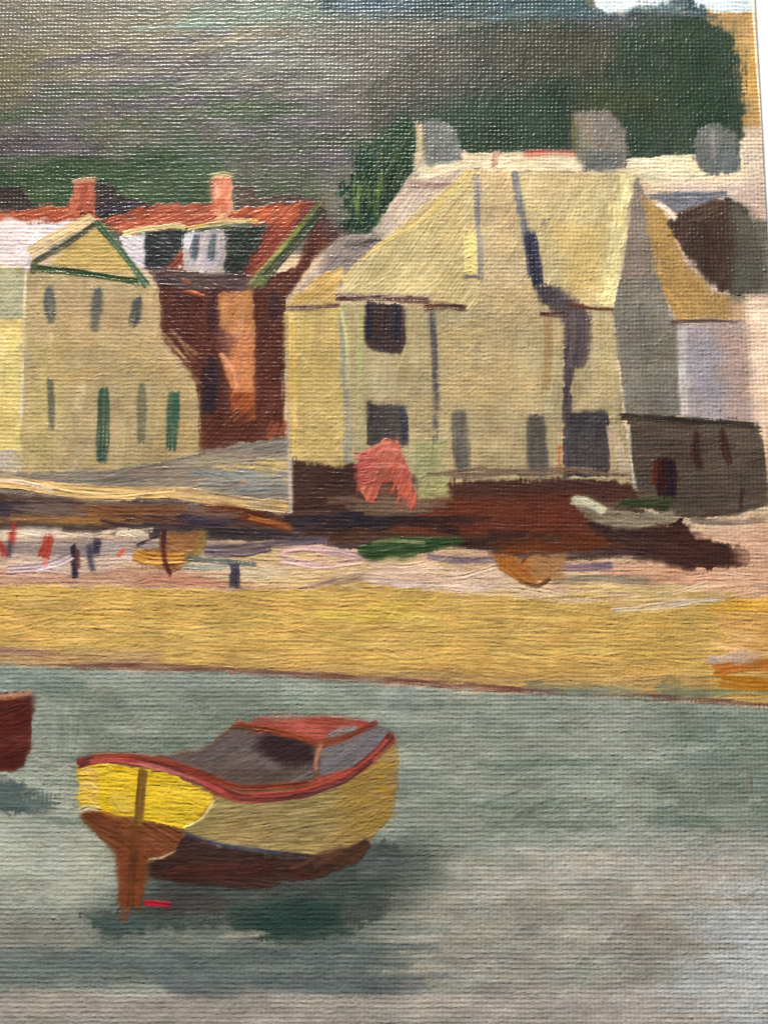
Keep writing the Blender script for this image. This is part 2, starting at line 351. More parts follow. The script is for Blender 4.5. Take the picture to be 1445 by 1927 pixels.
# -- gabled yellow house
h1 = part('gabled_house', label='yellow painted house with a triangular gable and green trim')
F(h1, [(50, 510), (180, 514), (300, 540), (303, 640), (334, 672), (366, 718), (374, 766), (374, 862), (230, 890), (90, 900), (40, 892), (42, 700)],
  [(172, 150, 110), (178, 154, 108), (164, 144, 102), (182, 160, 118)], 86, 13, 70, .75, .28, var=10, cover=1.5)
G([(60, 640), (120, 640), (110, 880), (40, 880)], (180, 160, 94), .5, 24)
G([(60, 540), (290, 560), (290, 640), (60, 620)], (176, 146, 108), .6, 24)
G([(300, 640), (370, 760), (370, 850), (300, 850)], (180, 146, 92), .5, 24)
hatch(90, 690, 330, 720, (180, 150, 98), 4, 24, 5, 80, 1.2, .6, .4, spread=.2)
hatch(120, 600, 280, 690, (174, 148, 100), 75, 40, 5, 50, 1.2, .5, .35, spread=.15)
hatch(300, 640, 366, 740, (182, 156, 112), -50, 20, 4, 60, 1.2, .6, .35)
g = part('gable', h1)
F(g, [(180, 424), (262, 522), (180, 516), (88, 500)], [(188, 160, 92), (196, 170, 104), (180, 150, 88)], 2, 10, 60, .7, .25)
G([(90, 496), (140, 500), (255, 512), (250, 524), (90, 512)], (186, 156, 116), .6, 5)
rk = part('rake_board', h1)
S(rk, [(56, 474), (110, 444), (176, 410)], 21, (204, 176, 130), (180, 156, 120), 1.1, .45, dry=.1)
S(rk, [(66, 492), (120, 462), (182, 420)], 11, (88, 80, 56), (70, 70, 56), .9, .4, dry=.1)
rk = part('rake_board', h1)
S(rk, [(180, 416), (226, 470), (276, 536)], 13, (60, 84, 58), (82, 104, 76), 1.1, .4, dry=.15)
tr = part('green_cornice', h1)
S(tr, [(62, 504), (140, 512), (262, 530)], 12, (62, 80, 44), (48, 72, 42), 1., .4, dry=.1)
S(None, [(66, 492), (62, 512)], 12, (88, 88, 62), amp=.8)
S(part('corner_line', h1), [(49, 514), (46, 600), (42, 720), (40, 800)], 5, (212, 200, 170), (196, 180, 140), 1.2, .4, dry=.5)
for q in (([(94, 540), (94, 570), (97, 606)], 21), ([(186, 542), (182, 580), (178, 622)], 20), ([(260, 562), (256, 590), (250, 612)], 21)):
    S(part('window', h1), q[0], q[1], (76, 80, 74), (92, 92, 84), .9, .25, dry=.42, taper=.35, wob=1.2)
for q, wd, c in (([(95, 714), (97, 760), (98, 806)], 13, (104, 100, 80)), ([(196, 732), (195, 800), (192, 868)], 25, (56, 82, 68)), ([(268, 724), (267, 780), (266, 830)], 18, (116, 110, 84)), ([(328, 738), (326, 790), (322, 846)], 25, (58, 92, 72))):
    S(part('door', h1, None if wd < 20 else 'green door'), q, wd, c, None, .8, .3, dry=.3, taper=.25)
# ================================================================ ROAD, QUAY
road = part('road')
F(road, [(-OUT, 874), (60, 890), (220, 884), (330, 862), (430, 838), (534, 822), (560, 830), (556, 985), (300, 950), (-OUT, 940)], [(138, 122, 106), (128, 120, 112), (148, 134, 118), (116, 108, 100)], 6, 14, 120, 1.3, .5, var=9, rough=3)
hatch(380, 856, 540, 900, (150, 138, 114), 4, 12, 9, 80, 1.3)
hatch(440, 860, 540, 900, (186, 160, 104), -8, 12, 7, 60, 1.4)
hatch(380, 890, 540, 935, (130, 130, 126), -4, 16, 8, 90, 1.4)
band = part('yellow_verge')
S(band, [(-OUT, 895), (0, 906), (90, 918), (200, 928), (330, 928), (440, 944), (548, 956)], 24, (204, 168, 112), (184, 154, 112), 1.5, .6, dry=.1)
S(band, [(-OUT, 900), (0, 902), (100, 922)], 8, (232, 208, 180), (210, 180, 150), 1.5, .6)
S(band, [(80, 912), (200, 932), (330, 922)], 8, (222, 188, 130), None, 1.7, .6)
pave = part('pavement_edge')
quay = part('quay_wall', label='dark red-brown painted quay wall running behind the beach')
F(quay, [(-OUT, 922), (80, 932), (200, 946), (300, 940), (400, 952), (548, 968), (548, 858), (672, 866), (830, 900), (1000, 886), (1190, 896), (1210, 960), (1420, 1040), (1412, 1064), (1300, 1068), (1180, 1050), (1000, 1060), (870, 1030), (640, 1034), (560, 1018), (380, 1016), (200, 1006), (-OUT, 1006)],
  [(88, 64, 58), (76, 56, 54), (104, 78, 68), (92, 74, 74)], -2, 14, 130, 1.1, .5, var=9, rough=3, cover=1.5)
G([(548, 860), (680, 866), (690, 960), (552, 960)], (66, 44, 38), .8, 6)
G([(830, 896), (1190, 896), (1200, 940), (840, 940)], (74, 46, 38), .8, 8)
G([(790, 930), (1090, 930), (1120, 1010), (790, 1000)], (98, 52, 38), .85, 12)
hatch(800, 935, 1090, 1005, (102, 54, 40), 0, 30, 12, 110, 1.1, .7)
hatch(790, 1000, 1020, 1035, (62, 42, 36), 0, 12, 9, 120, 1.)
hatch(940, 1010, 1160, 1040, (104, 56, 32), 0, 16, 10, 100, 1.)
hatch(560, 975, 900, 995, (56, 42, 42), -2, 9, 12, 140, 1.1)
hatch(560, 965, 720, 985, (48, 42, 50), -3, 8, 12, 90, 1.1)
hatch(552, 1000, 820, 1022, (84, 58, 44), -2, 12, 8, 100, 1.1)
hatch(640, 940, 800, 968, (110, 88, 72), 0, 12, 9, 90, 1.)
S(None, [(380, 962), (450, 966), (545, 992)], 26, (100, 52, 32), (84, 44, 30), 1.2, .5)
S(None, [(470, 975), (520, 985), (548, 996)], 9, (150, 88, 44), None, 1.3, .5)
for c, b, n in (((72, 62, 70), (0, 944, 60, 985), 8), ((150, 106, 62), (20, 972, 240, 992), 16), ((62, 52, 66), (230, 972, 400, 992), 9), ((70, 60, 60), (0, 990, 380, 1002), 16), ((110, 90, 80), (60, 945, 420, 968), 20), ((56, 48, 52), (390, 1000, 560, 1020), 12), ((120, 78, 52), (160, 955, 300, 975), 10)):
    hatch(*b, c, -3, n, 9, 110, 1.4, .8, .5)
G([(380, 1000), (560, 1012), (560, 1026), (380, 1026)], (66, 56, 58), .6, 8)
edgeq = part('quay_corner', quay)
S(edgeq, [(540, 590), (541, 700), (545, 800), (546, 880), (546, 966)], 9, (180, 160, 148), (150, 126, 112), 1.1, .4, dry=.3)
# ================================================================ BEACH
beach = part('upper_beach')
F(beach, [(-OUT, 1000), (200, 1010), (400, 1018), (560, 1020), (660, 1036), (870, 1030), (1000, 1060), (1180, 1052), (1280, 1066), (1420, 1060), (1300, 990), (1440, 966), (1500, 960), (1500, 1150), (1360, 1140), (1200, 1150), (900, 1118), (700, 1110), (400, 1112), (-OUT, 1104)],
  [(196, 164, 132), (206, 176, 138), (188, 150, 126), (202, 166, 140)], -1, 10, 110, 1.3, .5, var=10, rough=3, cover=1.6)
G([(-OUT, 1010), (320, 1016), (320, 1056), (-OUT, 1046)], (150, 136, 132), .75, 10)
G([(-OUT, 1060), (420, 1072), (420, 1108), (-OUT, 1100)], (176, 130, 108), .7, 10)
G([(1240, 1000), (1500, 1000), (1500, 1130), (1240, 1110)], (196, 150, 124), .7, 16)
G([(1150, 1062), (1330, 1070), (1330, 1100), (1120, 1094)], (196, 144, 116), .7, 12)
for c, b, n in (((216, 196, 172), (0, 1000, 260, 1008), 14), ((202, 172, 122), (480, 1040, 900, 1100), 40), ((210, 182, 160), (680, 1074, 940, 1104), 26), ((150, 132, 130), (0, 1018, 240, 1040), 20), ((204, 176, 160), (0, 1046, 380, 1072), 20), ((206, 180, 130), (1100, 1100, 1330, 1130), 20), ((208, 166, 138), (1280, 1000, 1440, 1120), 30), ((206, 184, 150), (360, 1070, 520, 1090), 16), ((180, 126, 100), (300, 1082, 440, 1104), 14)):
    hatch(*b, c, 0, n, 7, 100, 1.5, .8, .55)
hatch(1290, 975, 1440, 995, (214, 186, 150), 0, 14, 6, 50, 1.)
S(None, [(388, 1030), (450, 1030), (545, 1020), (618, 1016)], 13, (112, 96, 104), (84, 74, 84), 1.5, .5)
S(None, [(386, 1040), (460, 1042), (510, 1030)], 12, (110, 92, 104), (70, 62, 70), 1.5, .5)
S(None, [(528, 1040), (570, 1032), (640, 1040), (686, 1050)], 14, (208, 172, 166), (190, 150, 150), 1.5, .5, dry=.1)
S(None, [(530, 1052), (600, 1064), (680, 1056)], 14, (210, 176, 166), (196, 160, 140), 1.5, .5, dry=.1)
S(None, [(446, 1112), (520, 1120), (600, 1104), (690, 1082)], 15, (146, 118, 114), (176, 148, 110), 1.5, .6, dry=.1)
S(None, [(690, 1100), (800, 1106), (930, 1114)], 12, (220, 190, 178), (206, 180, 150), 1.5, .6, dry=.1)
S(None, [(680, 1084), (780, 1092), (870, 1086), (940, 1066)], 14, (212, 184, 162), (196, 162, 140), 1.5, .6, dry=.1)
S(None, [(700, 1060), (760, 1068), (820, 1056)], 12, (208, 176, 152), None, 1.5, .6, dry=.1)
S(None, [(804, 1046), (860, 1054), (936, 1052)], 12, (108, 94, 104), (126, 108, 116), 1.2, .5)
S(None, [(1036, 1066), (1090, 1068), (1150, 1064)], 14, (112, 92, 104), (130, 104, 110), 1.1, .5)
S(None, [(1040, 1092), (1120, 1088), (1220, 1094)], 14, (146, 130, 106), (126, 114, 96), 1.2, .5)
S(None, [(950, 1106), (1100, 1126), (1230, 1124), (1330, 1098)], 12, (206, 180, 146), (190, 160, 130), 1.5, .6)
S(None, [(880, 1120), (1000, 1128), (1140, 1120)], 9, (206, 178, 130), (220, 196, 160), 1.4, .6)
# ---- figures on the beach
def figure(strokes, label):
    p = part('beach_figure', label=label)
    for q, wd, c in strokes: S(p, q, wd, c, None, 1.2, .45, dry=.1, wob=1.1)
figure([([(-12, 1014), (2, 1026), (10, 1046)], 11, (172, 62, 52))], 'red painted figure cut by the left edge')
figure([([(28, 984), (25, 1006)], 7, (160, 44, 44)), ([(24, 1004), (22, 1022)], 12, (178, 62, 52)), ([(20, 1020), (18, 1046)], 7, (62, 60, 76))], 'red-topped figure standing with dark legs')
figure([([(94, 1010), (88, 1030), (82, 1048)], 22, (170, 72, 58))], 'broad bright red figure')
figure([([(138, 1026), (140, 1050), (142, 1088)], 11, (56, 50, 64)), ([(146, 1034), (148, 1070)], 7, (112, 70, 60))], 'dark standing figure beside the white sail stroke')
figure([([(168, 1026), (170, 1052), (176, 1074)], 9, (66, 66, 80)), ([(184, 1014), (181, 1044)], 13, (60, 54, 68))], 'pair of dark blue-grey figures')
S(None, [(222, 1046), (236, 1032)], 7, (204, 88, 62), amp=1.2)
S(part('white_sailcloth'), [(16, 1072), (70, 1068), (110, 1058), (134, 1046)], 17, (214, 190, 186), (176, 150, 150), 1.6, .6, dry=.1)
S(None, [(84, 1050), (88, 1066)], 8, (214, 120, 104), amp=1.4)
# ---- beached orange boat with mast figure
bb = part('beached_boat', label='small ochre painted boat pulled up beside the red mast')
F(bb, [(302, 1002), (386, 998), (384, 1030), (360, 1058), (330, 1076), (280, 1068), (250, 1050), (252, 1036), (300, 1030)], [(146, 100, 66), (130, 88, 62), (160, 110, 70)], -25, 7, 40, 1.2, .5, var=10)
S(bb, [(254, 1044), (290, 1052), (346, 1050)], 22, (184, 126, 52), (196, 146, 74), 1.6, .6, dry=.05)
S(bb, [(384, 1000), (376, 1030), (350, 1056)], 16, (142, 114, 62), (120, 92, 56), 1.2, .5)
S(bb, [(258, 1026), (290, 1012), (306, 1008)], 5, (60, 54, 58), amp=1.2)
S(part('mast', bb), [(310, 994), (308, 1030), (312, 1060), (322, 1082)], 9, (92, 44, 42), (60, 46, 56), 1.3, .5)
tb = part('trestle_table', label='grey-green painted table with one dark leg')
S(tb, [(352, 1050), (410, 1056), (482, 1062)], 9, (98, 110, 104), (76, 84, 84), 1.2, .5)
S(tb, [(346, 1066), (400, 1070), (430, 1068)], 9, (156, 160, 146), (206, 190, 160), 1.2, .5)
S(tb, [(440, 1060), (442, 1080), (442, 1104)], 20, (62, 56, 68), (84, 76, 86), 1.1, .4, wob=.6)
S(None, [(430, 1064), (433, 1080)], 5, (225, 205, 185), amp=1.3)
# ================================================================ BIG HOUSE
big = part('large_yellow_house', label='large yellow painted house with steep roofs behind the quay')
F(big, [(536, 580), (640, 572), (800, 576), (900, 560), (900, 330), (990, 330), (1012, 560), (1150, 580), (1172, 780), (1194, 908), (1040, 900), (830, 908), (672, 872), (546, 862)],
  [(170, 152, 114), (176, 154, 112), (158, 142, 108), (182, 162, 122)], 86, 14, 80, .7, .3, var=10, cover=1.5)
wl = part('side_wall', big)
F(wl, [(536, 586), (642, 578), (648, 700), (646, 882), (546, 862)], [(184, 158, 96), (176, 150, 96), (190, 164, 106)], 88, 14, 90, .9, .3)
S(None, [(549, 590), (552, 700), (556, 850)], 12, (208, 166, 88), (224, 190, 120), 1.1, .35, dry=.4)
S(part('corner_board', big), [(644, 584), (648, 680), (654, 780), (654, 870)], 13, (146, 142, 126), (128, 130, 122), .9, .3, dry=.2)
G([(655, 590), (700, 590), (700, 860), (658, 860)], (158, 144, 104), .7, 12)
S(None, [(640, 575), (652, 640), (655, 730)], 5, (196, 188, 116), amp=1.3)
hatch(665, 590, 680, 720, (170, 166, 110), 88, 6, 5, 90, 1.)
G([(820, 590), (1010, 590), (1020, 880), (830, 880)], (176, 154, 112), .5, 30)
hatch(850, 700, 920, 760, (182, 156, 106), 40, 34, 5, 14, 1.7, .6, .4, spread=.8)
hatch(560, 780, 650, 860, (186, 160, 100), 50, 50, 5, 16, 1.5, .6, .4, spread=.6)
hatch(960, 700, 1010, 780, (180, 152, 104), 50, 20, 5, 16, 1.6, .6, .4, spread=.8)
hatch(830, 600, 980, 640, (180, 156, 108), 2, 16, 5, 90, 1.3, .6, .4, spread=.2)
gw = part('front_gable', big)
F(gw, [(900, 300), (962, 296), (974, 400), (1000, 520), (1016, 590), (905, 592), (905, 450)], [(188, 166, 126), (196, 170, 126), (180, 158, 120)], 60, 12, 80, .9, .25)
hatch(905, 300, 965, 400, (204, 176, 130), 60, 40, 5, 18, 1.6, .6, .4, spread=.7)
G([(915, 540), (1005, 540), (1015, 620), (915, 620)], (180, 156, 112), .7, 18)
br_ = part('back_roof', big)
F(br_, [(556, 548), (636, 446), (700, 440), (778, 318), (792, 286), (880, 284), (892, 318), (800, 420), (640, 560)], [(188, 168, 150), (178, 156, 144), (200, 182, 158)], 52, 10, 80, 1., .3)
G([(600, 500), (640, 446), (720, 440), (700, 480), (650, 540), (600, 530)], (118, 104, 102), .75, 10)
S(None, [(770, 344), (810, 348), (856, 346)], 14, (148, 118, 108), (180, 150, 136), 1., .4)
hatch(630, 448, 720, 462, (70, 66, 62), 2, 5, 4, 60, 1.)
ridgeb = part('ridge', big)
F(ridgeb, [(784, 316), (870, 290), (980, 286), (1090, 292), (1180, 300), (1290, 290), (1400, 290), (1396, 350), (1230, 350), (1180, 326), (960, 322), (880, 318), (790, 338)], [(220, 202, 166), (206, 184, 150), (226, 212, 180)], 2, 9, 70, 1., .35)
G([(1190, 310), (1300, 300), (1300, 340), (1220, 350)], (216, 204, 166), .5, 12)
G([(1240, 336), (1400, 330), (1400, 372), (1260, 372)], (204, 180, 164), .6, 12)
S(None, [(986, 290), (1030, 287), (1082, 289)], 11, (200, 108, 92), (190, 130, 110), .9, .4)
S(None, [(980, 330), (1100, 328), (1200, 332)], 4, (176, 144, 110), amp=.9, dry=.45)
S(None, [(934, 288), (928, 314)], 14, (196, 160, 132), (170, 130, 110), 1.3, .4)
lr = part('left_hip_roof', big)
F(lr, [(884, 320), (902, 318), (904, 420), (905, 570), (880, 586), (842, 572), (790, 562), (640, 556), (648, 522), (700, 468), (780, 400)], [(192, 172, 120), (184, 162, 112), (206, 186, 138)], 56, 9, 110, 1.3, .38, var=9, cover=1.6)
S(None, [(884, 318), (800, 408), (702, 470), (646, 530)], 8, (212, 182, 112), None, 1.3, .4, dry=.3)
hatch(650, 520, 820, 556, (206, 186, 132), 40, 30, 6, 50, 1.3)
S(part('valley', big), [(897, 330), (898, 400), (902, 470), (903, 522)], 11, (132, 122, 122), (150, 140, 136), .8, .3, dry=.25)
S(None, [(884, 442), (886, 480), (886, 524)], 24, (222, 202, 126), (212, 190, 118), 2.0, .7, dry=.05)
for k in range(9): S(None, [(874, 450+k*9), (886, 446+k*9), (898, 452+k*9)], 4, (230, 212, 140), amp=2.2, op=.7)
S(None, [(872, 522), (890, 520), (908, 526)], 7, (124, 108, 102), amp=1.)
ll = part('porch_roof', big)
F(ll, [(534, 576), (566, 548), (606, 514), (646, 500), (642, 530), (634, 572)], [(204, 166, 96), (194, 156, 88), (212, 176, 108)], 42, 9, 50, 1.2, .4)
S(part('eaves', big), [(534, 580), (590, 578), (640, 574)], 7, (86, 58, 52), (110, 76, 64), 1., .4)
S(part('eaves', big), [(634, 560), (700, 560), (790, 564), (806, 570)], 12, (84, 54, 48), (70, 46, 44), 1.1, .45)
S(None, [(800, 578), (840, 576), (876, 580)], 12, (96, 52, 36), (84, 54, 48), 1.2, .5)
hatch(650, 554, 800, 558, (176, 150, 136), 0, 8, 4, 50, 1.)
rr_ = part('right_hip_roof', big)
F(rr_, [(974, 324), (1190, 328), (1176, 430), (1152, 588), (1080, 572), (1058, 546), (1022, 540), (1000, 440)], [(190, 170, 124), (198, 176, 126), (180, 160, 114)], 76, 11, 90, .9, .3, var=9)
G([(985, 328), (1120, 330), (1040, 400), (990, 390)], (196, 172, 128), .6, 22)
G([(1040, 420), (1140, 420), (1130, 560), (1060, 545)], (212, 180, 110), .6, 22)
S(None, [(1024, 414), (1022, 424)], 8, (130, 112, 110), amp=.8)
vb = part('verge_board', big)
F(vb, [(1168, 328), (1198, 328), (1186, 390), (1176, 480), (1154, 586), (1122, 570), (1142, 490), (1154, 410)], [(224, 208, 146), (232, 218, 166), (212, 194, 134)], 78, 8, 40, 1.6, .5, var=9)
hatch(1135, 335, 1185, 570, (230, 212, 150), 60, 40, 5, 16, 2., .6, .6, spread=.5)
S(part('valley', big), [(967, 322), (976, 380), (990, 450), (1000, 520)], 14, (116, 116, 120), (90, 90, 98), .9, .35, dry=.1)
S(None, [(996, 440), (1006, 490), (1012, 536)], 24, (62, 60, 78), (50, 50, 64), .8, .3, dry=.1)
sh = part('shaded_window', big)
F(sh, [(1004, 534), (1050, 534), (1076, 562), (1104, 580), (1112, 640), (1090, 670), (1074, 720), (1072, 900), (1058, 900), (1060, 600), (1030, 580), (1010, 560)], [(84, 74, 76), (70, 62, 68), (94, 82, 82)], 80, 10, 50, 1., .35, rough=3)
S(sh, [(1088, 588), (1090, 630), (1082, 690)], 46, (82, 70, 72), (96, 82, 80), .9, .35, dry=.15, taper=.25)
S(part('eaves', big), [(1016, 590), (1040, 592), (1062, 590)], 8, (88, 48, 42), None, 1., .4)
S(part('eaves', big), [(1070, 572), (1110, 580), (1156, 582)], 7, (92, 50, 38), None, 1., .4)
S(None, [(1030, 600), (1032, 660), (1026, 730)], 17, (152, 118, 74), None, .7, .3, op=.7, dry=.35)
S(part('downpipe', big), [(812, 586), (818, 680), (820, 800), (812, 890)], 11, (100, 92, 90), (76, 74, 80), .9, .3, dry=.12)
F(part('window', big), [(688, 568), (760, 572), (764, 640), (752, 668), (700, 660), (684, 640)], [(68, 52, 52), (60, 48, 50), (78, 60, 58)], 86, 12, 50, .9, .3)
for xx in (694, 748): S(None, [(xx, 576), (xx, 640)], 11, (44, 42, 56), amp=.8)
F(part('window', big), [(690, 752), (700, 758), (766, 764), (770, 840), (690, 838)], [(72, 66, 64), (80, 74, 72)], 88, 12, 50, .8, .25)
S(None, [(696, 754), (698, 800)], 7, (56, 52, 58), amp=.9); S(None, [(758, 764), (762, 830)], 12, (62, 62, 72), amp=.9)
for q, wd in (([(862, 776), (866, 830), (872, 888)], 32), ([(1008, 782), (1010, 840), (1012, 896)], 40)):
    S(part('door', big), q, wd, (86, 80, 76), (98, 92, 84), .7, .25, dry=.25, taper=.2)
F(part('door', big), [(1068, 776), (1140, 770), (1148, 800), (1146, 898), (1068, 896)], [(74, 68, 70), (84, 78, 76), (66, 60, 62)], 88, 14, 70, .7, .25)
S(None, [(1053, 840), (1054, 892)], 9, (176, 100, 62), (196, 150, 100), .9, dry=.5)
S(None, [(1152, 800), (1160, 850), (1176, 900)], 26, (182, 158, 134), (170, 148, 108), .9, .3, dry=.45)
G([(775, 828), (822, 828), (850, 940), (790, 940)], (158, 154, 104), .85, 8)
hatch(770, 830, 840, 930, (162, 158, 108), 70, 24, 7, 22, 1.4, .7, .4, spread=.6)
hatch(830, 884, 1180, 896, (120, 96, 78), 0, 18, 6, 80, 1.)
# right-hand end of the big house
eg = part('grey_end_wall', big)  # end wall in grey-green pigment
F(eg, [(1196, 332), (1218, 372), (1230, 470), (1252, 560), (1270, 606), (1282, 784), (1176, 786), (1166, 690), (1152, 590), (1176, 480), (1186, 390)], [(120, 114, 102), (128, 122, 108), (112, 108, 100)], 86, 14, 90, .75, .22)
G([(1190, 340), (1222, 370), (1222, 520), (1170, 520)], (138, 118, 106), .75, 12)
ms = part('mustard_roof', big)
F(ms, [(1206, 366), (1244, 390), (1286, 486), (1340, 548), (1402, 560), (1402, 602), (1270, 604), (1244, 540), (1226, 470)], [(168, 134, 80), (178, 140, 82), (160, 126, 78)], -60, 12, 70, .8, .22)
G([(1360, 540), (1420, 560), (1420, 612), (1380, 610)], (190, 158, 136), .7, 12)
dp = part('dark_hipped_roof', label='dark brown painted roof shape at the right edge')
F(dp, [(1250, 418), (1290, 394), (1364, 372), (1398, 386), (1420, 430), (1438, 500), (1430, 548), (1408, 566), (1350, 544), (1300, 500)], [(74, 58, 50), (82, 64, 54), (66, 52, 46)], 84, 14, 70, .7, .2, rough=4)
G([(1380, 380), (1450, 420), (1450, 570), (1376, 560)], (92, 90, 80), .9, 14)
hatch(1280, 384, 1370, 410, (86, 68, 56), 18, 14, 6, 50, 1.2)
S(part('slate_band', dp), [(1222, 370), (1290, 368), (1366, 366)], 13, (108, 110, 116), (126, 126, 132), 1., .35)
F(None, [(1230, 372), (1364, 366), (1290, 396), (1262, 402)], [(112, 112, 118), (130, 130, 134)], -14, 7, 50, 1.1, .35)
S(None, [(1238, 384), (1256, 396), (1270, 412)], 10, (224, 200, 184), amp=1.2)
S(part('eaves', dp), [(1262, 606), (1330, 604), (1402, 608)], 8, (88, 70, 66), None, 1., .35)
lw = part('lilac_wall', label='pale lilac painted wall at the right, above the shed')
F(lw, [(1274, 612), (1500, 606), (1510, 800), (1282, 786)], [(158, 146, 148), (168, 156, 156), (150, 138, 140)], 88, 14, 80, .7, .2)
G([(1350, 612), (1450, 612), (1450, 790), (1370, 790)], (176, 146, 132), .7, 20)
G([(1408, 560), (1500, 560), (1500, 800), (1416, 800)], (224, 200, 178), .9, 14)
S(None, [(1282, 620), (1284, 700), (1288, 780)], 18, (186, 178, 174), None, .8, .25, dry=.4)
G([(1300, 640), (1350, 640), (1350, 770), (1310, 770)], (150, 146, 156), .6, 18)
shed = part('quay_shed', label='low grey-brown painted shed at the right end of the quay')
F(shed, [(1180, 788), (1426, 794), (1440, 860), (1448, 950), (1380, 970), (1296, 976), (1240, 968), (1206, 940), (1192, 900)], [(86, 74, 64), (94, 80, 68), (78, 68, 60)], 4, 14, 100, .75, .22)
S(part('roof_edge', shed), [(1168, 784), (1260, 788), (1360, 796), (1416, 800)], 12, (62, 54, 48), (50, 44, 42), 1.1, .4)
S(None, [(1182, 800), (1186, 860), (1194, 920)], 6, (196, 188, 172), (150, 130, 118), 1.3, dry=.45)
S(part('door', shed), [(1250, 866), (1252, 900), (1254, 934)], 42, (62, 38, 36), (50, 36, 44), .8, .25, dry=.1, taper=.25)
S(None, [(1234, 870), (1230, 910)], 10, (96, 46, 34), amp=.8)
for q in ([(1312, 814), (1308, 846), (1316, 880)], [(1358, 808), (1362, 840), (1372, 874)]): S(part('window', shed), q, 18, (72, 46, 40), (60, 42, 40), .8, .25, dry=.25, taper=.3)
S(None, [(1396, 918), (1392, 960)], 8, (66, 50, 42), amp=.8, dry=.4)
S(None, [(1300, 978), (1370, 984), (1440, 978)], 10, (120, 106, 94), (150, 130, 112), 1.)
# chimneys of the big house
for pl, cs, lb in (([(796, 226), (842, 228), (860, 250), (866, 300), (850, 306), (800, 312)], [(108, 108, 104), (120, 118, 114)], None),
                   ([(1084, 212), (1140, 208), (1166, 226), (1176, 250), (1182, 300), (1166, 320), (1100, 322), (1088, 300)], [(118, 112, 102), (106, 106, 102), (134, 124, 112)], None),
                   ([(1316, 238), (1352, 230), (1384, 252), (1392, 318), (1366, 328), (1326, 328), (1304, 306), (1304, 262)], [(100, 104, 102), (112, 112, 106)], None)):
    F(part('chimney', big), pl, cs, 84, 12, 40, .9, .25, rough=3.5, sharp=True, soft=3)
S(None, [(788, 232), (790, 270), (786, 310)], 14, (204, 168, 132), (214, 190, 150), 1.1, .4)
S(None, [(1082, 222), (1078, 250), (1082, 286)], 5, (150, 132, 76), amp=1.6)
G([(1084, 212), (1116, 212), (1116, 300), (1090, 300)], (142, 130, 112), .7, 10)
S(None, [(1340, 240), (1342, 300)], 10, (136, 130, 124), amp=1.)
G([(1090, 280), (1170, 290), (1160, 324), (1096, 320)], (92, 98, 100), .6, 8)
# coral shape by the quay
co = part('coral_easel', label='coral-pink painted A-shape standing against the quay wall')
F(co, [(672, 880), (680, 850), (706, 838), (728, 824), (746, 824), (758, 850), (772, 896), (786, 942), (772, 962), (756, 930), (736, 908), (716, 912), (704, 954), (688, 944), (670, 910)], [(180, 96, 80), (192, 112, 94), (164, 82, 66)], 70, 8, 26, 2., .7, var=12, rough=3)
for q in ([(702, 860), (726, 846), (752, 852)], [(700, 876), (740, 874), (764, 878)], [(690, 850), (712, 838), (736, 834)]): S(None, q, 6, (204, 124, 106), amp=2.0, dry=0)
hatch(740, 880, 776, 950, (182, 90, 66), 70, 16, 5, 24, 2.)
hatch(676, 850, 700, 920, (182, 88, 82), 10, 20, 5, 20, 2.)
G([(706, 880), (736, 880), (738, 926), (706, 926)], (150, 84, 64), .5, 8)
# upturned and moored small boats
gb = part('green_punt', label='long low dark green painted boat on the sand')
F(gb, [(672, 1030), (700, 1018), (760, 1012), (866, 1010), (874, 1022), (800, 1040), (760, 1050), (692, 1054), (674, 1044)], [(58, 78, 46), (44, 66, 42), (76, 96, 58)], 6, 8, 80, 1.2, .5)
S(None, [(700, 1022), (740, 1018), (800, 1022)], 6, (142, 146, 104), (110, 120, 80), 1.3)
ob = part('orange_boat', label='short orange painted boat on the sand')
F(ob, [(926, 1042), (946, 1044), (980, 1052), (1004, 1046), (1036, 1050), (1056, 1070), (1030, 1088), (1000, 1098), (966, 1090), (938, 1070)], [(168, 108, 54), (150, 92, 46), (178, 120, 70)], -38, 8, 50, 1.4, .5, var=12)
G([(990, 1044), (1064, 1044), (1060, 1092), (1000, 1086)], (154, 114, 78), .85, 8)
S(None, [(980, 1060), (1000, 1042), (1034, 1048)], 5, (90, 66, 60), amp=1.4)
S(None, [(976, 1094), (1010, 1102), (1036, 1088)], 8, (110, 74, 48), (170, 130, 90), 1.8)
wb = part('white_dinghy', label='grey-white painted dinghy beached in front of the shed')
F(part('boat_shadow', wb), [(1096, 978), (1160, 990), (1280, 976), (1300, 1010), (1390, 1028), (1412, 1044), (1404, 1064), (1300, 1072), (1240, 1060), (1180, 1030), (1120, 1004)], [(68, 46, 42), (80, 50, 40), (58, 46, 50)], -10, 12, 80, 1., .35, rough=5)
F(wb, [(1074, 942), (1100, 936), (1136, 956), (1200, 966), (1276, 964), (1262, 986), (1200, 996), (1140, 990), (1100, 972)], [(142, 128, 108), (154, 140, 118), (120, 106, 90)], -8, 9, 70, 1.1, .4)
S(None, [(1076, 942), (1102, 944), (1136, 962)], 17, (206, 200, 168), (180, 172, 146), 1.3, .5, dry=.05)
F(part('thwart_cover', wb), [(1148, 956), (1182, 936), (1268, 938), (1258, 958)], [(58, 62, 40), (70, 74, 48)], 0, 7, 60, 1., .4)
hatch(940, 1005, 1060, 1015, (60, 44, 40), 8, 6, 5, 60, 1.2)
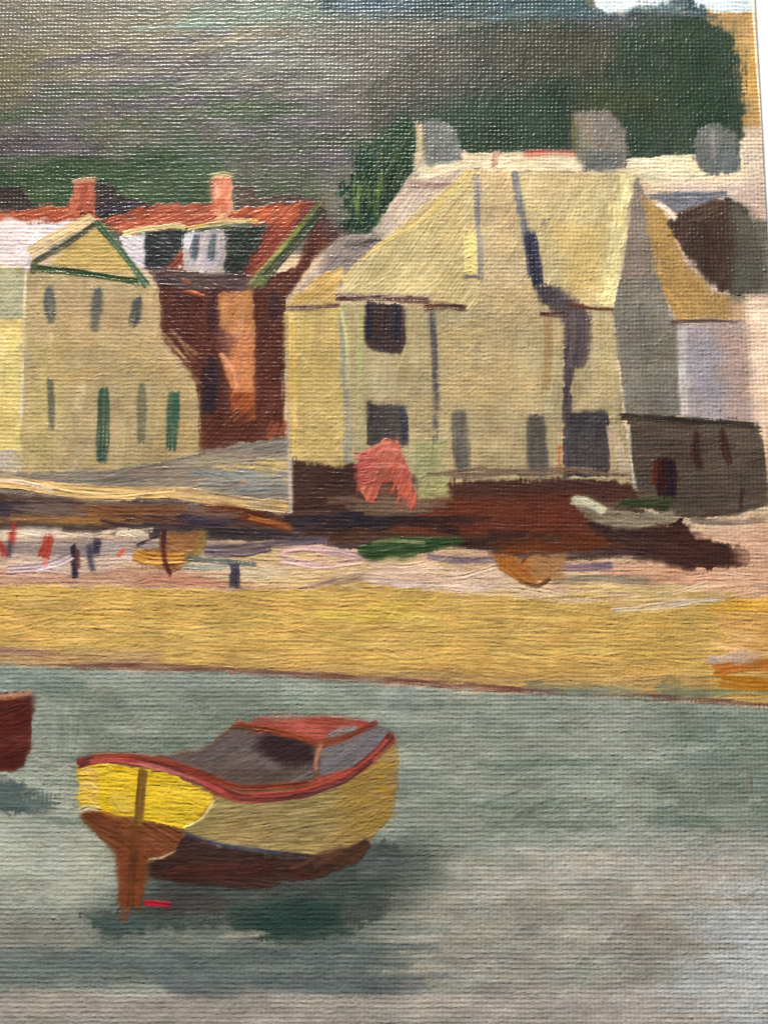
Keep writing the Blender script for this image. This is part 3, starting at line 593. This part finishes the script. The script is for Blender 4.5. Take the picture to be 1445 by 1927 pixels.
# ================================================================ SAND
sand = part('sand_bar')
F(sand, [(-OUT, 1098), (200, 1104), (440, 1112), (560, 1108), (700, 1100), (900, 1120), (1100, 1136), (1230, 1148), (1360, 1134), (1520, 1140), (1560, 1345), (1445, 1326), (1200, 1308), (945, 1290), (700, 1280), (400, 1258), (260, 1252), (120, 1252), (-OUT, 1248)],
  [(202, 162, 90), (194, 154, 84), (210, 172, 98), (188, 150, 90)], -1, 9, 170, 1.55, .6, var=9, rough=3, cover=2.2, edge=.6)
hatch(0, 1110, 1380, 1230, (196, 164, 92), -1, 120, 5, 150, 1.7, .6, .62, spread=.05)
hatch(0, 1110, 1380, 1240, (178, 146, 84), -2, 90, 4, 120, 1.7, .5, .62, spread=.08)
hatch(620, 1130, 820, 1170, (206, 176, 84), -2, 18, 6, 90, 1.8)
G([(-OUT, 1216), (300, 1226), (300, 1262), (-OUT, 1262)], (176, 144, 108), .7, 12)
G([(300, 1246), (1000, 1270), (1000, 1296), (300, 1270)], (168, 134, 94), .6, 10)
G([(1000, 1270), (1340, 1270), (1340, 1310), (1000, 1300)], (170, 136, 90), .6, 14)
G([(1352, 1134), (1520, 1140), (1520, 1250), (1366, 1240)], (202, 152, 88), .75, 12)
hatch(1356, 1128, 1440, 1150, (226, 172, 78), 0, 18, 10, 60, 1.2)
hatch(1360, 1190, 1440, 1236, (220, 176, 118), -14, 18, 6, 60, 1.2, .6)
S(None, [(1344, 1262), (1400, 1252), (1480, 1250)], 24, (186, 112, 50), (164, 100, 54), 1., .4)
S(None, [(1356, 1282), (1420, 1288), (1500, 1290)], 26, (186, 122, 38), (190, 130, 56), 1., .4)
hatch(1340, 1232, 1420, 1246, (186, 160, 146), 8, 8, 7, 50, 1.)
S(None, [(1244, 1284), (1262, 1276), (1278, 1286)], 12, (136, 124, 84), amp=.8, op=.7)
S(None, [(1190, 1146), (1270, 1134), (1362, 1126)], 8, (212, 194, 176), (196, 172, 146), 1.4, .6, dry=.3)
S(None, [(1150, 1148), (1240, 1144), (1300, 1134)], 8, (206, 186, 158), None, 1.6, .6)
wet = part('wet_sand_line')
S(wet, [(110, 1258), (200, 1254), (320, 1256), (520, 1268), (760, 1282), (945, 1296), (1150, 1308), (1300, 1316), (1520, 1338)], 13, (122, 80, 68), (146, 104, 84), .9, .35, dry=.45)
S(wet, [(0, 1224), (60, 1228), (110, 1232)], 13, (166, 128, 108), None, .8, .4, dry=.5)
# ================================================================ WATER
water = part('harbour_water')
F(water, [(-OUT, 1248), (70, 1254), (160, 1262), (400, 1266), (560, 1276), (760, 1292), (945, 1304), (1200, 1316), (1445, 1334), (1600, 1346), (1640, 2200), (-OUT, 2200)],
  [(140, 148, 134), (130, 140, 126), (154, 158, 144), (144, 146, 138)], -1, 20, 190, .5, .1, var=7, rough=3, cover=1.9)
G([(-OUT, 1250), (520, 1268), (800, 1300), (800, 1330), (400, 1300), (-OUT, 1286)], (146, 158, 148), .6, 12)
G([(1230, 1330), (1540, 1345), (1540, 1560), (1400, 1590), (1260, 1560)], (112, 126, 114), .7, 40)
G([(-OUT, 1450), (150, 1450), (230, 1600), (230, 1700), (-OUT, 1700)], (164, 170, 150), .8, 40)
G([(-OUT, 1560), (240, 1560), (200, 1640), (-OUT, 1640)], (172, 176, 156), .5, 40)
G([(750, 1330), (1200, 1330), (1250, 1540), (800, 1560)], (136, 145, 128), .55, 50)
G([(80, 1290), (700, 1300), (760, 1400), (400, 1410), (100, 1420)], (112, 122, 106), .6, 30)
G([(760, 1600), (1350, 1600), (1400, 1720), (800, 1700)], (154, 154, 142), .6, 40)
G([(820, 1700), (1400, 1690), (1360, 1860), (760, 1860)], (154, 147, 136), .4, 60)
G([(1000, 1610), (1400, 1560), (1500, 1640), (1300, 1700)], (172, 168, 158), .65, 40)
G([(-OUT, 1870), (1400, 1850), (1500, 2200), (-OUT, 2200)], (158, 148, 138), .8, 24)
G([(1350, 1640), (1640, 1600), (1640, 2200), (1250, 1900)], (172, 175, 178), .8, 60)
G([(-OUT, 1780), (760, 1770), (760, 1850), (-OUT, 1860)], (110, 120, 114), .7, 26)
G([(300, 1840), (900, 1830), (760, 1870), (320, 1876)], (94, 102, 106), .7, 10)
G([(-OUT, 1710), (130, 1720), (160, 1790), (-OUT, 1790)], (136, 132, 122), .6, 20)
for c, b, n, ln in (((150, 158, 140), (100, 1290, 1400, 1600), 70, 120), ((106, 122, 108), (100, 1290, 1440, 1560), 70, 140), ((160, 152, 130), (740, 1610, 1340, 1800), 46, 130), ((148, 140, 130), (780, 1700, 1330, 1860), 44, 170), ((176, 170, 158), (820, 1600, 1400, 1700), 34, 110), ((182, 176, 164), (1000, 1860, 1445, 1927), 26, 120), ((178, 172, 154), (760, 1740, 1100, 1850), 24, 90), ((166, 166, 148), (0, 1560, 240, 1720), 26, 90),
                    ((172, 160, 148), (0, 1870, 1300, 1927), 46, 190), ((92, 104, 104), (0, 1780, 760, 1860), 44, 180), ((176, 178, 178), (1280, 1700, 1445, 1920), 34, 90), ((168, 160, 146), (960, 1590, 1440, 1700), 30, 80), ((110, 128, 118), (0, 1265, 130, 1300), 12, 90)):
    hatch(*b, c, -1, n, 14, ln, .5, .45, .12, spread=.05)
for q in ((1290, 1480), (1262, 1510), (1420, 1506), (1240, 1590), (1360, 1375)): S(None, [(q[0]-12, q[1]), (q[0], q[1]-3), (q[0]+13, q[1]+2)], 13, (176, 176, 164), op=.5, dry=.6, amp=.8)
S(None, [(110, 1446), (190, 1430), (260, 1422)], 14, (190, 178, 160), op=.55, dry=.55)
for q in ([(1396, 1395), (1398, 1410)], [(1412, 1460), (1414, 1490)], [(1380, 1694), (1400, 1690), (1420, 1680)]): S(None, q, 5, (116, 100, 82), op=.7, dry=.5)
hatch(100, 1330, 180, 1420, (152, 160, 138), 88, 20, 7, 50, .9, .35)
hatch(160, 1560, 220, 1720, (166, 168, 144), 84, 22, 6, 60, .9, .5)
hatch(900, 1500, 1130, 1560, (104, 116, 104), 15, 12, 6, 90, 1.1, .6)
hatch(660, 1590, 800, 1630, (150, 148, 124), 0, 12, 9, 60, .8, .5)
# ---- moored boat cut by the left edge
mb = part('maroon_boat', label='dark maroon painted boat cut by the left edge')
F(part('water_shadow', mb), [(-OUT, 1462), (20, 1464), (70, 1490), (110, 1512), (80, 1530), (-OUT, 1536)], [(92, 104, 102), (84, 94, 96)], -4, 10, 70, .8, .25, rough=6, soft=4)
F(mb, [(-OUT, 1306), (58, 1302), (64, 1330), (60, 1400), (44, 1444), (30, 1452), (-OUT, 1456)], [(92, 44, 36), (100, 50, 42), (82, 40, 36)], 14, 9, 60, 1.1, .4)
S(part('gunwale', mb), [(-OUT, 1314), (-20, 1313), (30, 1309), (58, 1304)], 11, (186, 128, 96), (150, 84, 64), 1.1, .4)
# ---- yellow rowing boat
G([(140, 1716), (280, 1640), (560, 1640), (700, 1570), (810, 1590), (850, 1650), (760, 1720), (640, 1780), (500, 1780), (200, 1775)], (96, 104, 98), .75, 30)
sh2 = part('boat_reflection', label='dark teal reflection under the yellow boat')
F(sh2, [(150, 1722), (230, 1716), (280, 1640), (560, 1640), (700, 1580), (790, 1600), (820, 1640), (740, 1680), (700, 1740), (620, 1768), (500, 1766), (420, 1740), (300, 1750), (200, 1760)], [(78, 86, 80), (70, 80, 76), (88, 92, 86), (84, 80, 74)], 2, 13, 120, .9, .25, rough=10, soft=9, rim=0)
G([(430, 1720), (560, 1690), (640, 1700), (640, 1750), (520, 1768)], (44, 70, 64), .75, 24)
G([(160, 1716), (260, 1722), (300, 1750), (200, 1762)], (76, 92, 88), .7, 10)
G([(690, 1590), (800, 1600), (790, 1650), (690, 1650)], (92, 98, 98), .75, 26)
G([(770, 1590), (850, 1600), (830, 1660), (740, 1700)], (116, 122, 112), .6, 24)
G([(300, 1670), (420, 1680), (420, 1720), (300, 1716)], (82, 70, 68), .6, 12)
hatch(340, 1755, 480, 1765, (160, 156, 136), 0, 8, 5, 60, .9, .6)
rb = part('yellow_rowing_boat', label='yellow painted rowing boat with red gunwale and brown bottom')
HULL = [(335, 1556), (384, 1535), (408, 1500), (470, 1508), (600, 1486), (690, 1440), (742, 1384), (750, 1420), (746, 1500), (732, 1540), (690, 1590), (612, 1618), (500, 1610), (400, 1594)]
F(rb, [(148, 1436), (200, 1424), (290, 1422), (380, 1410), (440, 1364), (560, 1352), (700, 1362), (742, 1380), (748, 1480), (690, 1580), (600, 1610), (420, 1600), (290, 1610), (270, 1690), (230, 1700), (222, 1610), (160, 1545)], [(128, 92, 62), (116, 84, 60)], 5, 10, 80, .9, .35)
F(rb, [(335, 1556), (384, 1535), (408, 1500), (470, 1508), (600, 1486), (690, 1440), (742, 1384), (750, 1420), (746, 1500), (732, 1540), (690, 1590), (612, 1618), (500, 1610), (400, 1594)], [(152, 130, 84), (144, 122, 76), (162, 140, 92)], 6, 8, 130, 1.6, .6, var=11, cover=1.8)
G([(650, 1480), (700, 1440), (750, 1380), (754, 1500), (740, 1540), (690, 1594), (600, 1620), (640, 1570)], (152, 124, 72), .85, 34, clip=HULL)
hatch(640, 1440, 735, 1580, (152, 122, 62), 24, 40, 6, 70, 1.5, .7, .6, spread=.14, clip=HULL)
hatch(700, 1420, 742, 1540, (168, 128, 54), 10, 12, 5, 20, 1.3)
hatch(420, 1590, 620, 1608, (192, 164, 106), -3, 12, 5, 90, 1.3)
BOT = [(276, 1570), (700, 1560), (700, 1590), (676, 1618), (600, 1648), (520, 1668), (440, 1672), (360, 1664), (284, 1650)]
hl = part('dark_bottom', rb)
F(hl, [(336, 1580), (350, 1572), (400, 1590), (500, 1606), (600, 1614), (690, 1580), (700, 1592), (676, 1622), (600, 1652), (480, 1674), (400, 1668), (282, 1652), (276, 1622), (318, 1610)], [(70, 50, 44), (62, 44, 42), (82, 56, 46)], -5, 9, 120, 1.1, .4, cover=1.8)
hatch(300, 1626, 600, 1656, (78, 46, 38), 3, 22, 8, 90, 1., clip=BOT)
S(None, [(352, 1570), (420, 1590), (520, 1604), (620, 1614)], 7, (66, 70, 92), (70, 60, 66), 1., .4)
hatch(560, 1606, 680, 1640, (92, 62, 46), 20, 12, 6, 60, 1., clip=BOT)
ts = part('transom', rb)
F(ts, [(148, 1440), (200, 1438), (262, 1446), (330, 1458), (404, 1498), (390, 1528), (346, 1560), (290, 1548), (150, 1524)], [(222, 184, 44), (214, 172, 36), (228, 192, 62)], -6, 8, 70, 1.7, .7, var=9, cover=1.8, edge=.6)
for k in range(6): S(None, [(152, 1452+k*11), (172, 1450+k*11), (184, 1462+k*11)], 10, (212, 170, 84), (226, 190, 120), 1.6, .7, op=.7)
for k in range(5): S(None, [(206+k*9, 1486), (212+k*9, 1510), (224+k*7, 1528)], 7, (214, 180, 84), None, 1.8, .7, op=.7)
for k in range(6): S(None, [(300, 1478+k*13), (340, 1482+k*12), (382-k*4, 1508+k*6)], 6, (226, 190, 70), None, 1.7, .7, op=.6)
S(None, [(346, 1558), (380, 1540), (402, 1506)], 5, (226, 206, 140), amp=1.5, dry=.1)
ru_ = part('brown_stern', rb)
F(ru_, [(146, 1530), (180, 1524), (248, 1538), (276, 1548), (318, 1552), (346, 1568), (334, 1598), (300, 1614), (276, 1618), (270, 1690), (262, 1704), (226, 1706), (222, 1640), (218, 1606), (190, 1578), (160, 1546)], [(118, 68, 42), (128, 74, 44), (106, 60, 38)], -28, 8, 50, 1.3, .5, var=10, cover=1.8)
hatch(224, 1590, 268, 1700, (128, 70, 44), 86, 34, 6, 60, 1.2)
S(None, [(148, 1526), (166, 1520), (186, 1522)], 7, (228, 222, 200), amp=1.6, dry=0)
S(None, [(280, 1618), (306, 1614), (330, 1602)], 4, (196, 156, 110), amp=1.4)
rd = part('rudder', rb)
S(rd, [(270, 1450), (266, 1490), (260, 1562)], 17, (112, 84, 42), (130, 96, 44), 1., .4, dry=.05, wob=.5)
S(rd, [(262, 1556), (252, 1610), (246, 1704)], 13, (92, 54, 34), (116, 66, 40), 1., .4, dry=.05)
ins = part('hull_interior', rb)
F(ins, [(292, 1424), (382, 1412), (412, 1388), (444, 1366), (520, 1376), (594, 1402), (606, 1440), (586, 1466), (520, 1480), (446, 1484), (372, 1448)], [(108, 94, 92), (98, 84, 82), (118, 106, 102)], 26, 10, 70, .9, .3)
G([(500, 1376), (596, 1400), (600, 1446), (530, 1446), (480, 1410)], (58, 42, 44), .95, 14)
G([(370, 1440), (560, 1452), (540, 1484), (440, 1484)], (92, 74, 64), .6, 10)
fd = part('foredeck', rb)
F(fd, [(438, 1362), (480, 1352), (560, 1347), (640, 1350), (704, 1360), (684, 1374), (620, 1386), (596, 1400), (520, 1382)], [(166, 82, 70), (178, 92, 78), (156, 74, 62)], -4, 7, 80, 1.1, .4)
S(None, [(436, 1366), (500, 1372), (560, 1386), (596, 1400)], 10, (138, 66, 40), (110, 64, 44), 1.2, .4)
S(None, [(620, 1386), (640, 1376), (672, 1372)], 10, (104, 114, 124), (140, 146, 150), 1.2, .4)
sd_ = part('inner_side', rb)
F(sd_, [(606, 1408), (650, 1394), (704, 1366), (738, 1372), (730, 1394), (690, 1434), (650, 1454), (600, 1462)], [(116, 108, 110), (124, 116, 116), (106, 98, 102)], 30, 9, 50, .8, .25)
S(None, [(586, 1474), (620, 1460), (660, 1450)], 10, (162, 76, 62), None, 1., .4)
gn = part('gunwale', rb)
S(gn, [(596, 1404), (650, 1388), (708, 1360)], 10, (124, 58, 42), (140, 66, 46), 1.1, .4)
S(gn, [(606, 1400), (598, 1420), (592, 1450)], 9, (124, 62, 48), (196, 146, 116), 1.1, .4, dry=.3)
S(gn, [(148, 1437), (200, 1426), (280, 1434), (360, 1460), (430, 1494), (470, 1502), (560, 1494), (650, 1462), (710, 1416), (738, 1384)], 19, (148, 66, 58), (110, 56, 54), 1.2, .45, dry=0, wob=.6)
S(gn, [(176, 1424), (260, 1424), (350, 1444), (430, 1476), (480, 1482), (580, 1474)], 11, (132, 62, 44), (150, 72, 54), 1.2, .45, dry=.05, wob=.6)
S(gn, [(170, 1434), (230, 1432), (300, 1446), (370, 1468), (420, 1490)], 8, (172, 76, 74), (190, 110, 104), 1.2, .45, dry=.1, wob=.6)
S(gn, [(450, 1504), (540, 1502), (640, 1474), (700, 1432)], 7, (96, 50, 50), (110, 60, 56), 1.1, .4, dry=.1)
S(gn, [(470, 1496), (560, 1488), (640, 1462), (694, 1428), (728, 1392)], 6, (168, 76, 60), None, 1.1, .4, dry=.2)
S(part('red_dash'), [(272, 1699), (296, 1700), (320, 1703)], 10, (186, 36, 52), (150, 30, 44), 1.3, .5, dry=.05)

# ---- primed edge of the canvas, its bright highlight put into the cream colour
pe = part('primed_edge')
S(pe, [(1413, -30), (1424, 130), (1436, 270), (1447, 430), (1470, 760)], 5, (238, 222, 188), (226, 204, 168), .8, .4, dry=.1, wob=.5)

G([(1410, 560), (1500, 560), (1510, 792), (1418, 792)], (228, 196, 170), .7, 14)  # three glazes: brighter light along the right margin, put into the pigment
G([(1440, 800), (1500, 800), (1500, 980), (1452, 980)], (196, 160, 140), .8, 6)
G([(1380, 980), (1500, 970), (1520, 1130), (1400, 1120)], (208, 166, 138), .6, 16)
# worked-over passages: short stippled touches left by a loaded brush
for (x0, y0, x1, y1), c, n in (((776, 700, 845, 830), (176, 154, 108), 120), ((830, 640, 1000, 760), (182, 156, 108), 130), ((60, 630, 290, 705), (176, 150, 104), 130), ((910, 330, 990, 560), (200, 170, 124), 90), ((545, 600, 640, 860), (186, 160, 104), 90), ((1190, 620, 1270, 780), (124, 118, 104), 60), ((1118, 600, 1156, 760), (186, 160, 116), 60)):
    for _ in range(n):
        px = x0+rng.random()*(x1-x0); py = y0+rng.random()*(y1-y0); a = rng.random()*6.3; l = 5+rng.random()*7
        S(None, [(px-l*math.cos(a), py-l*math.sin(a)), (px+2*math.sin(a), py-2*math.cos(a)), (px+l*math.cos(a), py+l*math.sin(a))], 3.5, np.array(c)+rng.normal()*6, amp=1.5, op=.5, thick=.4, dry=.3, simple=True)
# ---------------------------------------------------------------- wet-in-wet: neighbouring colours dragged into each other, broken tone
def blur(A, r):
    for ax in (0, 1):
        n = A.shape[ax]; P_ = np.concatenate([np.take(A, [0]*(r+1), ax), A, np.take(A, [n-1]*r, ax)], ax)
        cs_ = np.cumsum(P_, ax, dtype=np.float64)
        A = ((np.take(cs_, range(2*r+1, n+2*r+1), ax)-np.take(cs_, range(0, n), ax))/(2*r+1)).astype(np.float32)
    return A
B1 = blur(C, 2); B2 = blur(B1, 3)
m1 = smooth((noise(X*.03, Y*.03, 2)-.3)*3)*.6; m2 = smooth((noise(X*.017+3, Y*.017, 1)-.62)*6)*.7
C += (B1-C)*m1[..., None]; C += (B2-C)*m2[..., None]
del B1, B2
tone = 1+.13*(noise(X*.014, Y*.03, 3)-.5)+.10*(noise(X*.05, Y*.09, 1)-.5)+.09*(noise(X*.22, Y*.25, 0)-.5)
warm = .05*(noise(X*.02+50, Y*.03, 2)-.5)+.04*(noise(X*.09, Y*.11+9, 0)-.5)
C *= tone[..., None]; C[..., 0] *= 1+.5*warm; C[..., 2] *= 1-.8*warm
lum = C.mean(2, keepdims=True); C = lum+(C-lum)*.93
cream = np.isin(ID, [k for k, p_ in enumerate(PARTS) if k in (h1, big) or p_[1] in (h1, big)])
C = np.where(cream[..., None], lum+(C-lum)*.94, C)                       # chalky, muted cream
sea = np.isin(ID, [water])
C = np.where(sea[..., None], (lum+(C-lum)*.80)*1.02+np.array([.008, .004, 0], np.float32), C)
slope_ = np.isin(ID, [hill]); C = np.where(slope_[..., None], (lum+(C-lum)*.95)*1.14, C)
C = .56+(C-.56)*1.09
# ---------------------------------------------------------------- lumps and pits in the dried paint
for _ in range(2600):
    px = rng.random()*1445; py = 20+rng.random()*1900; r = 1.3+rng.random()*1.3; hgt = (1.2 if rng.random() < .75 else -1.2)*(.4+rng.random())
    w = window(px-6, py-6, px+6, py+6); d2 = (X[w]-px)**2+(Y[w]-py)**2
    R[w] += hgt*np.exp(-d2/(r*r))
kin = lambda tops: np.isin(ID, [k for k, p_ in enumerate(PARTS) if k in tops or p_[1] in tops])
mb_ = kin((rb, mb)); T = np.where(mb_, np.maximum(T, .78), T); R = np.where(mb_, R*1.05, R)
mb_ = kin((sand, co, band)); T = np.where(mb_, np.maximum(T, .66), T)
patch = smooth((noise(X*.012, Y*.015, 1)-.35)*3)
R += patch*(1.0*(noise(X*.45, Y*.45, 0)-.5)+.5*(noise(X*.22+5, Y*.3, 3)-.5))+.5*(noise(X*.5, Y*.5+31, 2)-.5)
# ---------------------------------------------------------------- relief in metres
UNIT = PX
Z = (WV-.5)*WEAVE_AMP*(1-.8*np.clip(T, 0, 1)) + R*BRUSH_AMP
Z = Z*UNIT
edge = np.clip((U_EDGE-UU)/(2.2*PX), 0, 1)
Z = Z*np.clip(edge*2, 0, 1)-(1-np.sqrt(1-(1-edge)**2))*0.0005
lin = np.where(C <= .04045, C/12.92, ((np.clip(C, 0, 1)+.055)/1.055)**2.4)
lin = np.clip(lin*GAIN, 0.004, .88)
# ---------------------------------------------------------------- materials
def paint_material():
    m = bpy.data.materials.new('oil_paint'); m.use_nodes = True; nt = m.node_tree; N = nt.nodes; K = nt.links
    b = N['Principled BSDF']; at = N.new('ShaderNodeAttribute'); at.attribute_name = 'pigment'
    tc = N.new('ShaderNodeTexCoord')
    n1 = N.new('ShaderNodeTexNoise'); n1.inputs['Scale'].default_value = 5200; n1.inputs['Detail'].default_value = 3
    n2 = N.new('ShaderNodeTexNoise'); n2.inputs['Scale'].default_value = 420; n2.inputs['Detail'].default_value = 4
    K.new(tc.outputs['Object'], n1.inputs['Vector']); K.new(tc.outputs['Object'], n2.inputs['Vector'])
    hs = N.new('ShaderNodeHueSaturation'); mr = N.new('ShaderNodeMapRange'); mr.inputs['To Min'].default_value = .9; mr.inputs['To Max'].default_value = 1.1
    K.new(n1.outputs['Fac'], mr.inputs['Value']); K.new(mr.outputs['Result'], hs.inputs['Value']); K.new(at.outputs['Color'], hs.inputs['Color'])
    K.new(hs.outputs['Color'], b.inputs['Base Color'])
    rr = N.new('ShaderNodeMapRange'); rr.inputs['To Min'].default_value = .24; rr.inputs['To Max'].default_value = .42
    K.new(n2.outputs['Fac'], rr.inputs['Value']); K.new(rr.outputs['Result'], b.inputs['Roughness'])
    ml = N.new('ShaderNodeMath'); ml.operation = 'MULTIPLY'; ml.inputs[1].default_value = .11
    K.new(at.outputs['Alpha'], ml.inputs[0]); K.new(ml.outputs[0], b.inputs['Specular IOR Level'])   # dark oily pigments dry glossier than the pale chalky ones
    bp = N.new('ShaderNodeBump'); bp.inputs['Strength'].default_value = .7; bp.inputs['Distance'].default_value = .00005
    K.new(n1.outputs['Fac'], bp.inputs['Height']); K.new(bp.outputs['Normal'], b.inputs['Normal'])
    return m
def plain_material(name, col, rough, nscale=900, bump=.00005):
    m = bpy.data.materials.new(name); m.use_nodes = True; nt = m.node_tree; N = nt.nodes; K = nt.links
    b = N['Principled BSDF']; b.inputs['Roughness'].default_value = rough
    tc = N.new('ShaderNodeTexCoord'); n = N.new('ShaderNodeTexNoise'); n.inputs['Scale'].default_value = nscale; n.inputs['Detail'].default_value = 5
    K.new(tc.outputs['Object'], n.inputs['Vector'])
    mx = N.new('ShaderNodeMix'); mx.data_type = 'RGBA'; mx.inputs[6].default_value = (*col, 1); mx.inputs[7].default_value = (*[c*.93 for c in col], 1)
    K.new(n.outputs['Fac'], mx.inputs[0]); K.new(mx.outputs[2], b.inputs['Base Color'])
    bp = N.new('ShaderNodeBump'); bp.inputs['Strength'].default_value = .3; bp.inputs['Distance'].default_value = bump
    K.new(n.outputs['Fac'], bp.inputs['Height']); K.new(bp.outputs['Normal'], b.inputs['Normal'])
    return m
PAINT = paint_material()
# ---------------------------------------------------------------- cut the sheet into the painted things
root = bpy.data.objects.new('oil_painting', None); SC.collection.objects.link(root)
root.empty_display_size = .02
root['label'] = 'oil painting of harbour houses, beach and yellow rowing boat, on canvas on white tabletop'
root['category'] = 'painting'
# what little priming is left between the painted shapes belongs to the nearest painted thing
for _ in range(40):
    m = ID == 0
    if not m.any(): break
    for ax, sh in ((0, 1), (1, 1), (0, -1), (1, -1)):
        n_ = np.roll(ID, sh, ax); ID = np.where(m & (ID == 0), n_, ID)
idq = np.maximum(np.maximum(ID[:-1, :-1], ID[1:, :-1]), 0)*0+ID[:-1, :-1]
cnt = np.bincount(idq.ravel(), minlength=len(PARTS))
print('quads', idq.size, 'unseen parts:', [PARTS[i][0] for i in range(len(PARTS)) if cnt[i] < 12])
VX = np.stack([UU.astype(np.float32).ravel(), VV.astype(np.float32).ravel(), Z.astype(np.float32).ravel()], 1)
LC = np.concatenate([lin.reshape(-1, 3).astype(np.float32), (1-.72*smooth((lin.mean(2)-.05)/.17)).reshape(-1, 1).astype(np.float32)], 1)
vid = np.arange(H_*W_).reshape(H_, W_)
order = np.argsort(idq.ravel(), kind='stable'); sid = idq.ravel()[order]
bounds = np.searchsorted(sid, np.arange(len(PARTS)+1))
qa = vid[:-1, :-1].ravel(); MADE = {}
for k, (name, parent, label) in enumerate(PARTS):
    sel = order[bounds[k]:bounds[k+1]]
    if len(sel) < 12 and k: 
        continue
    a = qa[sel]; quads = np.stack([a, a+1, a+W_+1, a+W_], 1)
    uq, inv = np.unique(quads.ravel(), return_inverse=True)
    if name == 'bare_ground': continue
    me = bpy.data.meshes.new(name); nq = len(sel)
    me.vertices.add(len(uq)); me.vertices.foreach_set('co', VX[uq].ravel())
    me.loops.add(nq*4); me.loops.foreach_set('vertex_index', inv.ravel().astype(np.int32))
    me.polygons.add(nq); me.polygons.foreach_set('loop_start', (np.arange(nq)*4).astype(np.int32))
    me.update(calc_edges=True)
    me.polygons.foreach_set('use_smooth', np.ones(nq, bool))
    at = me.attributes.new('pigment', 'FLOAT_COLOR', 'POINT'); at.data.foreach_set('color', LC[uq].ravel())
    me.materials.append(PAINT)
    o = bpy.data.objects.new(name, me); SC.collection.objects.link(o)
    o.parent = MADE.get(parent, root) if parent else root
    if label: o['label'] = label
    MADE[k] = o
# ---------------------------------------------------------------- canvas board and table
def box(name, x0, x1, y0, y1, z0, z1, mat, parent=None, bev=0.):
    import bmesh
    bm = bmesh.new(); vs = [bm.verts.new((x, y, z)) for z in (z0, z1) for y in (y0, y1) for x in (x0, x1)]
    for f in ((0, 2, 3, 1), (4, 5, 7, 6), (0, 1, 5, 4), (2, 6, 7, 3), (0, 4, 6, 2), (1, 3, 7, 5)): bm.faces.new([vs[i] for i in f])
    if bev: bmesh.ops.bevel(bm, geom=bm.edges[:], offset=bev, segments=3, affect='EDGES', profile=.5)
    me = bpy.data.meshes.new(name); bm.to_mesh(me); bm.free(); me.materials.append(mat)
    for p in me.polygons: p.use_smooth = bev > 0
    o = bpy.data.objects.new(name, me); SC.collection.objects.link(o)
    if parent: o.parent = parent
    return o
linen = plain_material('primed_canvas', (.78, .72, .62), .8, 2500)
white = plain_material('white_tabletop', (.92, .905, .90), .55, 120, .00002)
box('canvas_board', U[0]+.0001, U_EDGE-.00003, V[0]+.0001, V[-1]-.0001, -.0022, -.0007, linen, root, .0004)
t = box('tabletop', -.45, .45, -.35, .40, -.02, -.0022, white)
t['kind'] = 'structure'
SC.render.film_transparent = False
